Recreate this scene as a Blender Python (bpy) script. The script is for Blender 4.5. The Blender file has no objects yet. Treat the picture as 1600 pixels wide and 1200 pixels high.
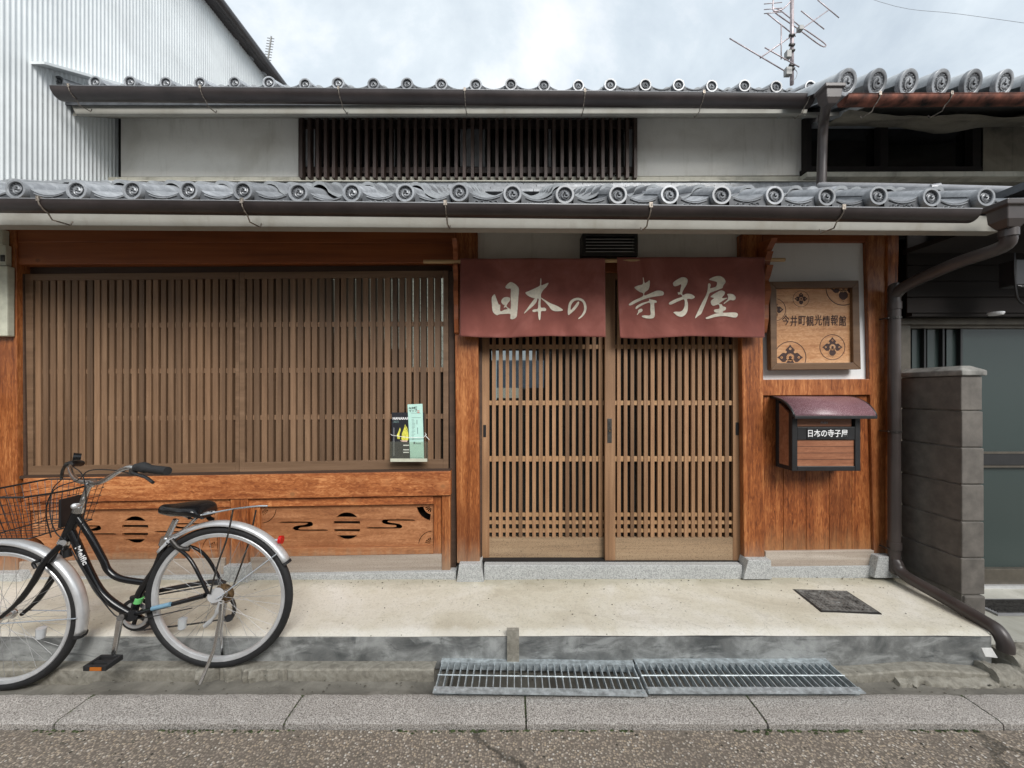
import bpy, bmesh, math, random
from mathutils import Vector, Matrix, noise
random.seed(7)
R = math.radians
sc = bpy.context.scene
COL = sc.collection
F = 620.0          # focal length in 1600-px-wide picture units
ZC = 1.33          # camera height
# ---------------------------------------------------------------- camera, world, sun, exposure
cam = bpy.data.cameras.new('camera'); camo = bpy.data.objects.new('camera', cam); COL.objects.link(camo)
camo.location = (0, 0, ZC); camo.rotation_euler = (R(90), 0, 0)
cam.sensor_width = 36; cam.lens = 36*F/1600; cam.shift_y = 0.0075
cam.clip_start = .05; cam.clip_end = 1200
sc.camera = camo
sc.view_settings.view_transform = 'Standard'; sc.view_settings.look = 'None'
sc.view_settings.gamma = 1; sc.view_settings.use_curve_mapping = False
sc.view_settings.exposure = 1.42
SUN_EL, SUN_AZ = 38, 156       # light from behind-right of the camera, high
w = bpy.data.worlds.new('World'); sc.world = w; w.use_nodes = True
nt = w.node_tree; nt.nodes.clear()
def N(nt, t, **k):
    n = nt.nodes.new(t)
    for a, v in k.items():
        if a.startswith('i_'):
            key = a[2:]; key = int(key) if key.isdigit() else key
            n.inputs[key].default_value = v
        else: setattr(n, a, v)
    return n
L = lambda nt, a, b: nt.links.new(a, b)
out = N(nt, 'ShaderNodeOutputWorld'); bg = N(nt, 'ShaderNodeBackground'); bg.inputs[1].default_value = .1
sky = N(nt, 'ShaderNodeTexSky'); sky.sky_type = 'NISHITA'; sky.sun_disc = False
sky.sun_elevation = R(SUN_EL); sky.sun_rotation = R(SUN_AZ)
tc = N(nt, 'ShaderNodeTexCoord'); sp = N(nt, 'ShaderNodeSeparateXYZ'); L(nt, tc.outputs['Generated'], sp.inputs[0])
def M(nt, op, a, b=None, c=None):
    n = nt.nodes.new('ShaderNodeMath'); n.operation = op
    for i, v in enumerate((a, b, c)):
        if v is None: continue
        if isinstance(v, (int, float)): n.inputs[i].default_value = v
        else: nt.links.new(v, n.inputs[i])
    return n.outputs[0]
zz = M(nt, 'ADD', M(nt, 'MAXIMUM', sp.outputs[2], 0.0), .25)
cx = M(nt, 'DIVIDE', sp.outputs[0], zz); cy = M(nt, 'DIVIDE', sp.outputs[1], zz)
cb = N(nt, 'ShaderNodeCombineXYZ'); L(nt, cx, cb.inputs[0]); L(nt, cy, cb.inputs[1])
n1 = N(nt, 'ShaderNodeTexNoise', i_Scale=1.5, i_Detail=8.0, i_Roughness=.6, i_Distortion=.35); L(nt, cb.outputs[0], n1.inputs[0])
n2 = N(nt, 'ShaderNodeTexNoise', i_Scale=.8, i_Detail=4.0, i_Roughness=.5); 
mp = N(nt, 'ShaderNodeMapping'); mp.inputs['Location'].default_value = (3.1, 1.7, 0); L(nt, cb.outputs[0], mp.inputs[0]); L(nt, mp.outputs[0], n2.inputs[0])
rp = N(nt, 'ShaderNodeValToRGB'); e = rp.color_ramp.elements
e[0].position = .36; e[0].color = (.33, .375, .415, 1); e[1].position = .64; e[1].color = (.64, .645, .65, 1)
k = e.new(.50); k.color = (.435, .48, .51, 1)
L(nt, n1.outputs[0], rp.inputs[0])
rp2 = N(nt, 'ShaderNodeValToRGB'); e = rp2.color_ramp.elements
e[0].position = .35; e[0].color = (.84, .86, .89, 1); e[1].position = .65; e[1].color = (1.1, 1.08, 1.06, 1)
L(nt, n2.outputs[0], rp2.inputs[0])
mm = N(nt, 'ShaderNodeMix', data_type='RGBA', blend_type='MULTIPLY'); mm.inputs[0].default_value = 1
L(nt, rp.outputs[0], mm.inputs[6]); L(nt, rp2.outputs[0], mm.inputs[7])
sc10 = N(nt, 'ShaderNodeVectorMath', operation='SCALE'); sc10.inputs['Scale'].default_value = 7.35; L(nt, mm.outputs[2], sc10.inputs[0])
mx = N(nt, 'ShaderNodeMix', data_type='RGBA'); mx.inputs[0].default_value = .93
L(nt, sky.outputs[0], mx.inputs[6]); L(nt, sc10.outputs[0], mx.inputs[7])
L(nt, mx.outputs[2], bg.inputs[0]); L(nt, bg.outputs[0], out.inputs[0])
sl = bpy.data.lights.new('sun', 'SUN'); so = bpy.data.objects.new('sun', sl); COL.objects.link(so)
sl.energy = 1.5; sl.angle = R(32); sl.color = (1, .975, .94)
az = R(SUN_AZ); el = R(SUN_EL)
d_ = Vector((math.sin(az)*math.cos(el), math.cos(az)*math.cos(el), math.sin(el)))
so.rotation_euler = d_.to_track_quat('Z', 'Y').to_euler(); so.location = d_*20

# ---------------------------------------------------------------- materials
MATS = {}
def newmat(name):
    m = bpy.data.materials.new(name); m.use_nodes = True; t = m.node_tree
    b = t.nodes['Principled BSDF']; MATS[name] = m
    return m, t, b
def coords(t, scale=(1, 1, 1), rnd=True, rot=(0, 0, 0)):
    g = t.nodes.new('ShaderNodeNewGeometry'); v = g.outputs['Position']
    if rnd:
        oi = t.nodes.new('ShaderNodeObjectInfo')
        s = N(t, 'ShaderNodeVectorMath', operation='MULTIPLY_ADD')
        cbn = t.nodes.new('ShaderNodeCombineXYZ')
        for i in range(3): L(t, oi.outputs['Random'], cbn.inputs[i])
        L(t, cbn.outputs[0], s.inputs[0]); s.inputs[1].default_value = (13.7, 31.1, 7.9); L(t, v, s.inputs[2]); v = s.outputs[0]
    m = t.nodes.new('ShaderNodeMapping'); m.inputs['Scale'].default_value = scale; m.inputs['Rotation'].default_value = rot
    L(t, v, m.inputs[0]); return m.outputs[0]
def ramp(t, fac, stops):
    r = t.nodes.new('ShaderNodeValToRGB'); e = r.color_ramp.elements
    e[0].position, e[0].color = stops[0][0], (*stops[0][1], 1); e[1].position, e[1].color = stops[-1][0], (*stops[-1][1], 1)
    for p, c in stops[1:-1]: k = e.new(p); k.color = (*c, 1)
    L(t, fac, r.inputs[0]); return r.outputs[0]
def mixc(t, fac, a, b, mode='MIX'):
    m = N(t, 'ShaderNodeMix', data_type='RGBA', blend_type=mode)
    for i, v in ((0, fac), (6, a), (7, b)):
        if isinstance(v, (int, float)): m.inputs[i].default_value = v
        elif isinstance(v, tuple): m.inputs[i].default_value = (*v, 1)
        else: L(t, v, m.inputs[i])
    return m.outputs[2]
def noise_(t, v, scale, detail=4, rough=.55, dist=0):
    n = N(t, 'ShaderNodeTexNoise', i_Scale=float(scale), i_Detail=float(detail), i_Roughness=float(rough), i_Distortion=float(dist)); L(t, v, n.inputs[0]); return n.outputs[0]
def bump(t, b, h, s=.3, dist=.002):
    n = N(t, 'ShaderNodeBump'); n.inputs['Strength'].default_value = s; n.inputs['Distance'].default_value = dist
    L(t, h, n.inputs['Height']); L(t, n.outputs[0], b.inputs['Normal'])
def rnd_value(t, c, lo=.85, hi=1.15):
    oi = t.nodes.new('ShaderNodeObjectInfo'); h = t.nodes.new('ShaderNodeHueSaturation')
    L(t, M(t, 'MULTIPLY_ADD', oi.outputs['Random'], hi-lo, lo), h.inputs['Value']); L(t, c, h.inputs['Color']); return h.outputs[0]
def wood(name, dark, mid, light, axis='z', rough=.5, var=(.88, 1.12), worn=None, knots=False, gl=2.2, speck=0.0, flame=0.0):
    m, t, b = newmat(name)
    S = {'x': (gl, 55, 55), 'z': (55, 55, gl), 'y': (55, gl, 55)}[axis]
    v = coords(t, S)
    n = noise_(t, v, 1.0, 6, .62, .4)
    S2 = {'x': (.7, 14, 14), 'z': (14, 14, .7), 'y': (14, .7, 14)}[axis]
    v2 = coords(t, S2); nb = noise_(t, v2, 1.0, 3, .5, 1.2)
    f = M(t, 'MULTIPLY_ADD', nb, .55, M(t, 'MULTIPLY', n, .45))
    if flame:
        v3 = coords(t, {'x': (25, 60, 60), 'z': (90, 90, 14)}.get(axis, (25, 60, 60)))
        fl = noise_(t, v3, 1.0, 5, .6, 1.5); f = M(t, 'ADD', f, M(t, 'MULTIPLY', M(t, 'SUBTRACT', fl, .5), flame))
    c = ramp(t, f, [(.30, dark), (.5, mid), (.70, light)])
    c = rnd_value(t, c, *var)
    dr_ = noise_(t, coords(t, (1, 1, 1)), 2.6, 4, .6, .5); c = mixc(t, M(t, 'MULTIPLY', N_smooth(t, dr_, .45, .72), .5 if flame else .25), c, dark)
    if knots:
        kv = coords(t, (1.0, 1.0, .75) if axis == 'z' else (.75, 1, 1)); vo = N(t, 'ShaderNodeTexVoronoi', i_Scale=4.6); L(t, kv, vo.inputs[0])
        kd = noise_(t, coords(t), 30, 2)
        kf = ramp(t, M(t, 'MULTIPLY_ADD', kd, .03, vo.outputs['Distance']), [(.055, (1, 1, 1)), (.085, (0, 0, 0))])
        c = mixc(t, kf, c, tuple(x*.28 for x in dark))
        halo = ramp(t, M(t, 'MULTIPLY_ADD', kd, .1, vo.outputs['Distance']), [(.085, (.45, .45, .45)), (.24, (0, 0, 0))])
        c = mixc(t, halo, c, light)
    if speck:
        sn = noise_(t, coords(t, (1, 1, 1)), 260, 2, .7)
        c = mixc(t, ramp(t, sn, [(.56, (0, 0, 0)), (.66, (speck,)*3)]), c, (.05, .035, .025))
    if worn:   # weathered towards the splash zone at the ground
        zlo, zhi, wc = worn
        g = t.nodes.new('ShaderNodeNewGeometry'); s = t.nodes.new('ShaderNodeSeparateXYZ'); L(t, g.outputs[0], s.inputs[0])
        wn = noise_(t, coords(t, (30, 30, 3)), 1, 4, .7)
        z = M(t, 'ADD', s.outputs[2], M(t, 'MULTIPLY', M(t, 'SUBTRACT', wn, .5), .5*(zhi-zlo)+.12))
        fac = M(t, 'MULTIPLY', M(t, 'SUBTRACT', 1.0, N_smooth(t, z, zlo, zhi)), .85)
        c = mixc(t, fac, c, mixc(t, wn, tuple(x*.7 for x in wc), wc))
    L(t, c, b.inputs['Base Color']); b.inputs['Roughness'].default_value = rough
    bump(t, b, n, .35, .0016)
    return m
def N_smooth(t, v, lo, hi):
    n = N(t, 'ShaderNodeMapRange', interpolation_type='SMOOTHSTEP'); L(t, v, n.inputs[0])
    n.inputs[1].default_value = lo; n.inputs[2].default_value = hi; return n.outputs[0]
# colours
WORN = (.02+.14, .42, (.36, .27, .19))
wood('post_wood', (.12, .031, .009), (.29, .090, .025), (.50, .205, .072), 'z', .38, worn=(.17, .44, (.38, .26, .17)), knots=True, flame=.75)
wood('beam_wood', (.15, .036, .009), (.26, .072, .019), (.36, .115, .034), 'x', .5, knots=True)
wood('rail_wood', (.17, .043, .012), (.36, .115, .034), (.60, .26, .10), 'x', .5, knots=True, flame=.8, gl=6)
wood('panel_wood', (.20, .07, .025), (.37, .15, .058), (.55, .26, .12), 'x', .6, flame=.6, worn=(.20, .36, (.36, .27, .18)))
wood('board_wood', (.09, .022, .006), (.235, .067, .018), (.41, .155, .05), 'z', .38, worn=(.16, .52, (.46, .26, .12)), flame=.9, gl=1.2)
wood('slat_brown', (.10, .055, .029), (.165, .094, .051), (.24, .145, .083), 'z', .62, var=(.68, 1.32))
wood('slat_brown_h', (.12, .068, .036), (.18, .105, .058), (.26, .16, .095), 'x', .62, var=(.85, 1.15))
wood('door_wood', (.16, .08, .038), (.255, .138, .068), (.37, .215, .115), 'z', .6, var=(.66, 1.34), speck=.5)
wood('door_wood_h', (.27, .15, .07), (.37, .215, .105), (.46, .285, .155), 'x', .6, var=(.88, 1.12), speck=.3)
wood('door_bottom', (.24, .16, .095), (.36, .245, .145), (.44, .31, .19), 'x', .75, speck=.8, worn=(.17, .27, (.17, .15, .13)))
wood('grey_wood', (.27, .215, .17), (.38, .32, .265), (.48, .42, .36), 'x', .85, speck=.5)
wood('dark_slat', (.035, .021, .016), (.055, .034, .027), (.085, .053, .042), 'z', .55)
wood('black_wood', (.008, .006, .005), (.012, .009, .008), (.018, .014, .012), 'x', .92)
wood('recess_wood', (.035, .02, .012), (.055, .03, .018), (.08, .045, .028), 'x', .7)
wood('sign_frame', (.10, .05, .024), (.15, .08, .038), (.21, .12, .062), 'x', .45)
wood('sign_board', (.36, .155, .06), (.52, .26, .115), (.66, .39, .21), 'x', .4, gl=3, flame=.7)
wood('box_wood', (.16, .055, .025), (.30, .12, .06), (.42, .20, .11), 'x', .45, gl=5, flame=.3)
wood('bamboo', (.42, .27, .13), (.5, .34, .18), (.6, .42, .24), 'x', .5)
def simple(name, col, rough=.5, metal=0, var=.06, nscale=18, bumpS=0.0, rnd=False, **k):
    m, t, b = newmat(name)
    n = noise_(t, coords(t, rnd=rnd), nscale, 5, .6)
    c = mixc(t, ramp(t, n, [(.3, (0,)*3), (.7, (1,)*3)]), tuple(max(0, x*(1-2.2*var)) for x in col), tuple(min(1, x*(1+1.6*var)) for x in col))
    L(t, c, b.inputs['Base Color']); b.inputs['Roughness'].default_value = rough; b.inputs['Metallic'].default_value = metal
    if bumpS: bump(t, b, n, bumpS, .002)
    for a, v in k.items(): b.inputs[a].default_value = v
    return m
def plaster(name, col, stain=(.36, .34, .29), amount=.5, scale=2.0, rough=.85):
    m, t, b = newmat(name)
    v = coords(t, rnd=False); n = noise_(t, v, scale, 8, .62, .4)
    streak = noise_(t, coords(t, (9, 9, 1.1), rnd=False), 2.2, 5, .62)
    f = M(t, 'MULTIPLY', ramp_f(t, n, .42, .78), amount)
    c = mixc(t, f, tuple(col), tuple(stain))
    c = mixc(t, M(t, 'MULTIPLY', ramp_f(t, streak, .52, .78), amount*.7), c, tuple(stain))
    fine = noise_(t, v, 60, 4, .6)
    c = mixc(t, M(t, 'MULTIPLY', fine, .12), c, tuple(x*.5 for x in col))
    L(t, c, b.inputs['Base Color']); b.inputs['Roughness'].default_value = rough
    bump(t, b, noise_(t, v, 45, 5, .6), .35, .0025)
    return m
def ramp_f(t, v, lo, hi):
    n = N(t, 'ShaderNodeMapRange', interpolation_type='SMOOTHSTEP'); L(t, v, n.inputs[0]); n.inputs[1].default_value = lo; n.inputs[2].default_value = hi; return n.outputs[0]
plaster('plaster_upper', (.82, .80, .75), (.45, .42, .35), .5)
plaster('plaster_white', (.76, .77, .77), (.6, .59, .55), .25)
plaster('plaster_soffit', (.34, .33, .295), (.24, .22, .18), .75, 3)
plaster('plaster_old', (.30, .27, .21), (.09, .08, .065), .9, 3)
plaster('cream_ledge', (.55, .53, .45), (.22, .21, .17), .8, 6)
def granite(name, base, dark, light, sc_=160, rough=.8, rnd=True):
    m, t, b = newmat(name); v = coords(t, rnd=rnd)
    n = noise_(t, v, sc_, 3, .75); n2 = noise_(t, v, 5, 5, .6)
    c = ramp(t, n, [(.38, dark), (.5, base), (.62, light)])
    c = mixc(t, M(t, 'MULTIPLY', n2, .45), c, tuple(x*.55 for x in base))
    L(t, c, b.inputs['Base Color']); b.inputs['Roughness'].default_value = rough; bump(t, b, n, .35, .0012); return m
granite('granite', (.46, .47, .465), (.25, .26, .26), (.62, .63, .62), 170)
granite('kerb_stone', (.42, .385, .35), (.12, .108, .098), (.78, .74, .69), 210)
def asphalt():
    m, t, b = newmat('asphalt'); v = coords(t, rnd=False)
    vo = N(t, 'ShaderNodeTexVoronoi', i_Scale=118.0); L(t, v, vo.inputs[0])
    h = N(t, 'ShaderNodeSeparateColor'); L(t, vo.outputs['Color'], h.inputs[0])
    peb = ramp(t, h.outputs[0], [(0, (.20, .162, .132)), (.35, (.31, .26, .21)), (.62, (.40, .335, .27)), (.85, (.50, .40, .29)), (1, (.70, .66, .60))])
    edge = ramp_f(t, vo.outputs['Distance'], .38, .62)
    c = mixc(t, edge, peb, (.18, .152, .122))
    big = noise_(t, v, 2.2, 6, .6, .3)
    c = mixc(t, M(t, 'MULTIPLY', ramp_f(t, big, .48, .78), .4), c, (.13, .11, .09))
    # sparse long cracks
    wv = N(t, 'ShaderNodeTexVoronoi', feature='DISTANCE_TO_EDGE', i_Scale=.5)
    dv = N(t, 'ShaderNodeVectorMath', operation='MULTIPLY_ADD'); nn = N(t, 'ShaderNodeTexNoise', i_Scale=4.0, i_Detail=6.0); L(t, v, nn.inputs[0])
    L(t, nn.outputs[1], dv.inputs[0]); dv.inputs[1].default_value = (.35,)*3; L(t, v, dv.inputs[2]); L(t, dv.outputs[0], wv.inputs[0])
    cr = M(t, 'SUBTRACT', 1.0, ramp_f(t, wv.outputs['Distance'], .003, .010))
    c = mixc(t, M(t, 'MULTIPLY', cr, .6), c, (.03, .028, .02))
    L(t, c, b.inputs['Base Color']); b.inputs['Roughness'].default_value = .8
    hh = M(t, 'SUBTRACT', M(t, 'MULTIPLY', M(t, 'SUBTRACT', 1.0, edge), .8), M(t, 'MULTIPLY', cr, 2.0))
    bump(t, b, hh, .5, .0025)
asphalt()
def concrete(name, base, dark, light, amt=.5, sc_=3, streak=None, pits=True, speck=False):
    m, t, b = newmat(name); v = coords(t, rnd=False)
    n = noise_(t, v, sc_, 9, .65, .5)
    c = ramp(t, n, [(.32, dark), (.5, base), (.68, light)])
    if streak: 
        s = noise_(t, coords(t, streak, rnd=False), 1, 7, .65, .8); c = mixc(t, M(t, 'MULTIPLY', ramp_f(t, s, .45, .68), amt), c, light)
        s2 = noise_(t, coords(t, tuple(q*1.7 for q in streak), rnd=False), 1, 7, .65, .8); c = mixc(t, M(t, 'MULTIPLY', ramp_f(t, s2, .55, .7), amt), c, dark)
    fine = noise_(t, v, 230, 3, .7)
    c = mixc(t, M(t, 'MULTIPLY', ramp_f(t, fine, .5, .72), .28), c, tuple(x*.5 for x in base))
    if speck:
        s4 = noise_(t, v, 85, 4, .75); c = mixc(t, M(t, 'MULTIPLY', ramp_f(t, s4, .50, .70), .42), c, tuple(x*.55 for x in base))
        g4 = t.nodes.new('ShaderNodeNewGeometry'); p4 = t.nodes.new('ShaderNodeSeparateXYZ'); L(t, g4.outputs[0], p4.inputs[0])
        vp = N(t, 'ShaderNodeTexVoronoi', i_Scale=34.0); L(t, v, vp.inputs[0]); c = mixc(t, M(t, 'MULTIPLY', M(t, 'SUBTRACT', 1.0, ramp_f(t, vp.outputs['Distance'], .06, .14)), .5), c, (.24, .21, .15))
        vb = noise_(t, v, 38, 5, .8); c = mixc(t, M(t, 'MULTIPLY', ramp_f(t, vb, .52, .66), .35), c, (.42, .38, .28))
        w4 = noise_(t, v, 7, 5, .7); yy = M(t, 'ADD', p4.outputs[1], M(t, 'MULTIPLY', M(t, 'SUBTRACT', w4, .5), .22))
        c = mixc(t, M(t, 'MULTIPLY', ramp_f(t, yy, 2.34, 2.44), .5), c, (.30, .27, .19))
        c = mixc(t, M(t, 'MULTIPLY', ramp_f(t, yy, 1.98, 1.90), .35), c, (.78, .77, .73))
    if pits:
        vo = N(t, 'ShaderNodeTexVoronoi', i_Scale=14.0); L(t, v, vo.inputs[0])
        c = mixc(t, M(t, 'SUBTRACT', 1.0, ramp_f(t, vo.outputs['Distance'], .03, .07)), c, tuple(x*.35 for x in base))
    dv = N(t, 'ShaderNodeVectorMath', operation='MULTIPLY_ADD'); nn = N(t, 'ShaderNodeTexNoise', i_Scale=5.0, i_Detail=6.0); L(t, v, nn.inputs[0])
    L(t, nn.outputs[1], dv.inputs[0]); dv.inputs[1].default_value = (.25,)*3; L(t, v, dv.inputs[2])
    wv = N(t, 'ShaderNodeTexVoronoi', feature='DISTANCE_TO_EDGE', i_Scale=1.3); L(t, dv.outputs[0], wv.inputs[0])
    cr = M(t, 'SUBTRACT', 1.0, ramp_f(t, wv.outputs['Distance'], .0015, .005)); c = mixc(t, M(t, 'MULTIPLY', cr, .14), c, tuple(x*.4 for x in base))
    L(t, c, b.inputs['Base Color']); b.inputs['Roughness'].default_value = .88
    bump(t, b, M(t, 'ADD', n, M(t, 'MULTIPLY', fine, .35)), .5, .004); return m
concrete('slab_cream', (.64, .60, .49), (.47, .42, .32), (.76, .73, .66), .35, 1.6, (1.2, 3, 3), speck=True)
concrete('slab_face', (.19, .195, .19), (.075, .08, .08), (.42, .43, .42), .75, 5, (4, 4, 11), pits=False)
concrete('ledge_concrete', (.29, .27, .225), (.19, .175, .145), (.38, .36, .31), .4, 30)
concrete('gutter_floor', (.215, .20, .17), (.12, .112, .095), (.32, .30, .26), .4, 4)
concrete('neighbour_slab', (.45, .44, .39), (.33, .32, .27), (.55, .54, .48), .4, 3)
concrete('ground_far', (.18, .17, .16), (.12, .12, .11), (.24, .23, .22), .3, 1)
def tilemat():
    m, t, b = newmat('roof_tile'); v = coords(t, rnd=True); n = noise_(t, v, 22, 6, .65)
    c = ramp(t, n, [(.3, (.17, .178, .19)), (.55, (.27, .28, .295)), (.72, (.38, .395, .41))])
    c = rnd_value(t, c, .66, 1.4)
    sp_t = noise_(t, v, 90, 3, .7); c = mixc(t, M(t, 'MULTIPLY', ramp_f(t, sp_t, .55, .7), .5), c, (.09, .095, .10))
    L(t, c, b.inputs['Base Color']); b.inputs['Roughness'].default_value = .40; b.inputs['Metallic'].default_value = .1; b.inputs['Coat Weight'].default_value = .28; b.inputs['Coat Roughness'].default_value = .24; bump(t, b, n, .2, .001)
tilemat()
simple('tile_groove', (.075, .08, .088), .6, 0, .2)
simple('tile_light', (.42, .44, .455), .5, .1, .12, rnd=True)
simple('gutter_brown', (.040, .031, .030), .38, 0, .15, 6)
simple('pipe_brown', (.058, .047, .044), .36, 0, .12, 6)
simple('lip_grey', (.33, .33, .34), .4, .3)
simple('bracket_steel', (.30, .26, .22), .5, .6, .4, 60)
simple('rusty_copper', (.16, .055, .035), .6, .3, .45, 14, .3)
simple('corrugated_white', (.68, .71, .715), .42, .0, .05, 3)
simple('black_metal', (.018, .018, .019), .42, .1, .1)
simple('black_gloss', (.009, .009, .010), .18, 0, .1)
simple('rubber', (.016, .016, .017), .7, 0, .15, 30)
simple('chrome', (.72, .72, .72), .22, 1, .05, 30)
simple('aluminium', (.66, .67, .68), .36, .55, .06, 30)
simple('galvanised', (.50, .55, .57), .45, .4, .22, 40)
simple('debris', (.10, .09, .07), .9, 0, .6, 25, .5)
simple('white_plastic', (.75, .76, .77), .35)
simple('reflector_red', (.55, .01, .01), .2, 0, .02)
simple('reflector_orange', (.55, .16, .02), .25, 0, .05)
simple('reflector_clear', (.65, .68, .7), .15, .3, .05)
simple('brass_dirty', (.23, .15, .08), .45, .7, .4, 60)
simple('dark_steel', (.08, .075, .07), .45, .7, .3, 60)
simple('sticker_green', (.18, .62, .2), .5)
simple('highlight_blue', (.20, .36, .48), .4)
simple('cream_box', (.52, .52, .42), .5, 0, .08)
simple('block_paint', (.125, .112, .098), .75, 0, .14, 14, .5, rnd=True)
simple('block_joint', (.16, .148, .13), .85, 0, .2)
simple('cap_concrete', (.20, .195, .18), .85, 0, .25, 14, .5)
simple('aluminium_bronze', (.12, .105, .085), .4, .5, .1)
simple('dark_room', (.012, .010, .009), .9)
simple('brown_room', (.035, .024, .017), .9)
simple('curtain_pale', (.45, .46, .47), .8, 0, .1)
simple('lid_iron', (.20, .20, .19), .5, .3, .42, 22, .5)
simple('letter_cream', (.74, .68, .56), .8, 0, .08, 40)
simple('ink_brown', (.045, .016, .011), .6)
simple('white_ink', (.85, .85, .85), .5)
simple('black_ink', (.012, .012, .013), .4)
simple('leaf_black', (.022, .023, .028), .35)
simple('leaf_green', (.46, .70, .62), .5, 0, .03)
simple('ink_grey', (.16, .24, .23), .6)
simple('yellow_print', (.72, .68, .10), .5, 0, .2, 60)
simple('pink_print', (.7, .5, .42), .5)
simple('red_print', (.6, .08, .05), .5)
simple('string_white', (.8, .8, .78), .7)
simple('litter_pink', (.62, .42, .40), .7)
simple('rim_alloy', (.68, .69, .70), .36, .45)
simple('spoke_steel', (.30, .30, .30), .45, .3)
simple('antenna_pink', (.42, .36, .37), .45, .5, .2)
simple('antenna_box', (.25, .25, .24), .5)
simple('opposite_wall', (.22, .19, .16), .85, 0, .2, 4)
simple('opposite_white', (.62, .62, .6), .8)
simple('moss', (.06, .08, .03), .95, 0, .4, 40, .5)
# purple speckled mail-box roof
m, t, b = newmat('speckled_purple'); n = noise_(t, coords(t, rnd=False), 420, 2, .7)
L(t, ramp(t, n, [(.42, (.11, .045, .055)), (.56, (.20, .10, .115)), (.68, (.55, .42, .45))]), b.inputs[0]); b.inputs['Roughness'].default_value = .35; bump(t, b, n, .3, .001)
# curtain cloth
m, t, b = newmat('noren_cloth')
v = coords(t, rnd=False); n = noise_(t, v, 3.5, 6, .6, .6); wv = noise_(t, coords(t, (500, 1, 500), rnd=False), 1, 2)
c = ramp(t, n, [(.32, (.165, .044, .032)), (.52, (.23, .069, .051)), (.7, (.33, .118, .095))])
c = mixc(t, M(t, 'MULTIPLY', wv, .18), c, (.30, .10, .09))
L(t, c, b.inputs[0]); b.inputs['Roughness'].default_value = .9; bump(t, b, wv, .25, .001)
b.inputs['Sheen Weight'].default_value = .15
# glass
def glass(name, tint=(.9, .95, .93), rough=.02, body=(.02, .025, .025), opac=.35, tex=0):
    m, t, b = newmat(name); t.nodes.remove(b)
    o = t.nodes['Material Output']; tr = N(t, 'ShaderNodeBsdfTransparent'); tr.inputs[0].default_value = (*tint, 1)
    gl = N(t, 'ShaderNodeBsdfGlossy'); gl.inputs['Roughness'].default_value = rough; df = N(t, 'ShaderNodeBsdfDiffuse'); df.inputs[0].default_value = (*body, 1)
    m1 = N(t, 'ShaderNodeMixShader'); m1.inputs[0].default_value = opac; L(t, tr.outputs[0], m1.inputs[1]); L(t, df.outputs[0], m1.inputs[2])
    lw = N(t, 'ShaderNodeLayerWeight'); lw.inputs[0].default_value = .5; fr_ = M(t, 'MULTIPLY_ADD', M(t, 'POWER', lw.outputs['Facing'], 4.0), .7, .055)
    m2 = N(t, 'ShaderNodeMixShader'); L(t, fr_, m2.inputs[0]); L(t, m1.outputs[0], m2.inputs[1]); L(t, gl.outputs[0], m2.inputs[2])
    if tex:
        vo = N(t, 'ShaderNodeTexVoronoi', i_Scale=float(tex)); L(t, coords(t, rnd=False), vo.inputs[0])
        bp = N(t, 'ShaderNodeBump'); bp.inputs['Strength'].default_value = .5; bp.inputs['Distance'].default_value = .004; L(t, vo.outputs[0], bp.inputs['Height']); L(t, bp.outputs[0], gl.inputs['Normal'])
    L(t, m2.outputs[0], o.inputs[0])
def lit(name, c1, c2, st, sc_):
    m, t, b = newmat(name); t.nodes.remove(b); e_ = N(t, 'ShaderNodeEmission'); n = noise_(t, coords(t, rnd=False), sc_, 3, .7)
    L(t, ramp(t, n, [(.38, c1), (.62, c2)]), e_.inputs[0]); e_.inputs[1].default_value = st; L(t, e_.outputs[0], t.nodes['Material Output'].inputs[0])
lit('glow_frosted', (.30, .27, .20), (.85, .82, .72), 1.1, 160)  # emissive colours for the glowing panels added behind the panes
lit('glow_white', (.8, .88, .95), (1, 1, 1), .9, 6); lit('glow_bluegrey', (.10, .14, .19), (.16, .20, .26), .8, 10)
glass('glass_clear', (.55, .58, .58), .03)
glass('glass_frosted', (.25, .22, .18), .12, (.036, .020, .011), .7, 140)
glass('glass_green', (.1, .13, .13), .25, (.042, .06, .057), .85)
glass('glass_dark', (.2, .2, .2), .06, (.02, .02, .02), .6)
glass('acrylic', (.95, .96, .93), .05, (.6, .6, .5), .05)

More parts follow.
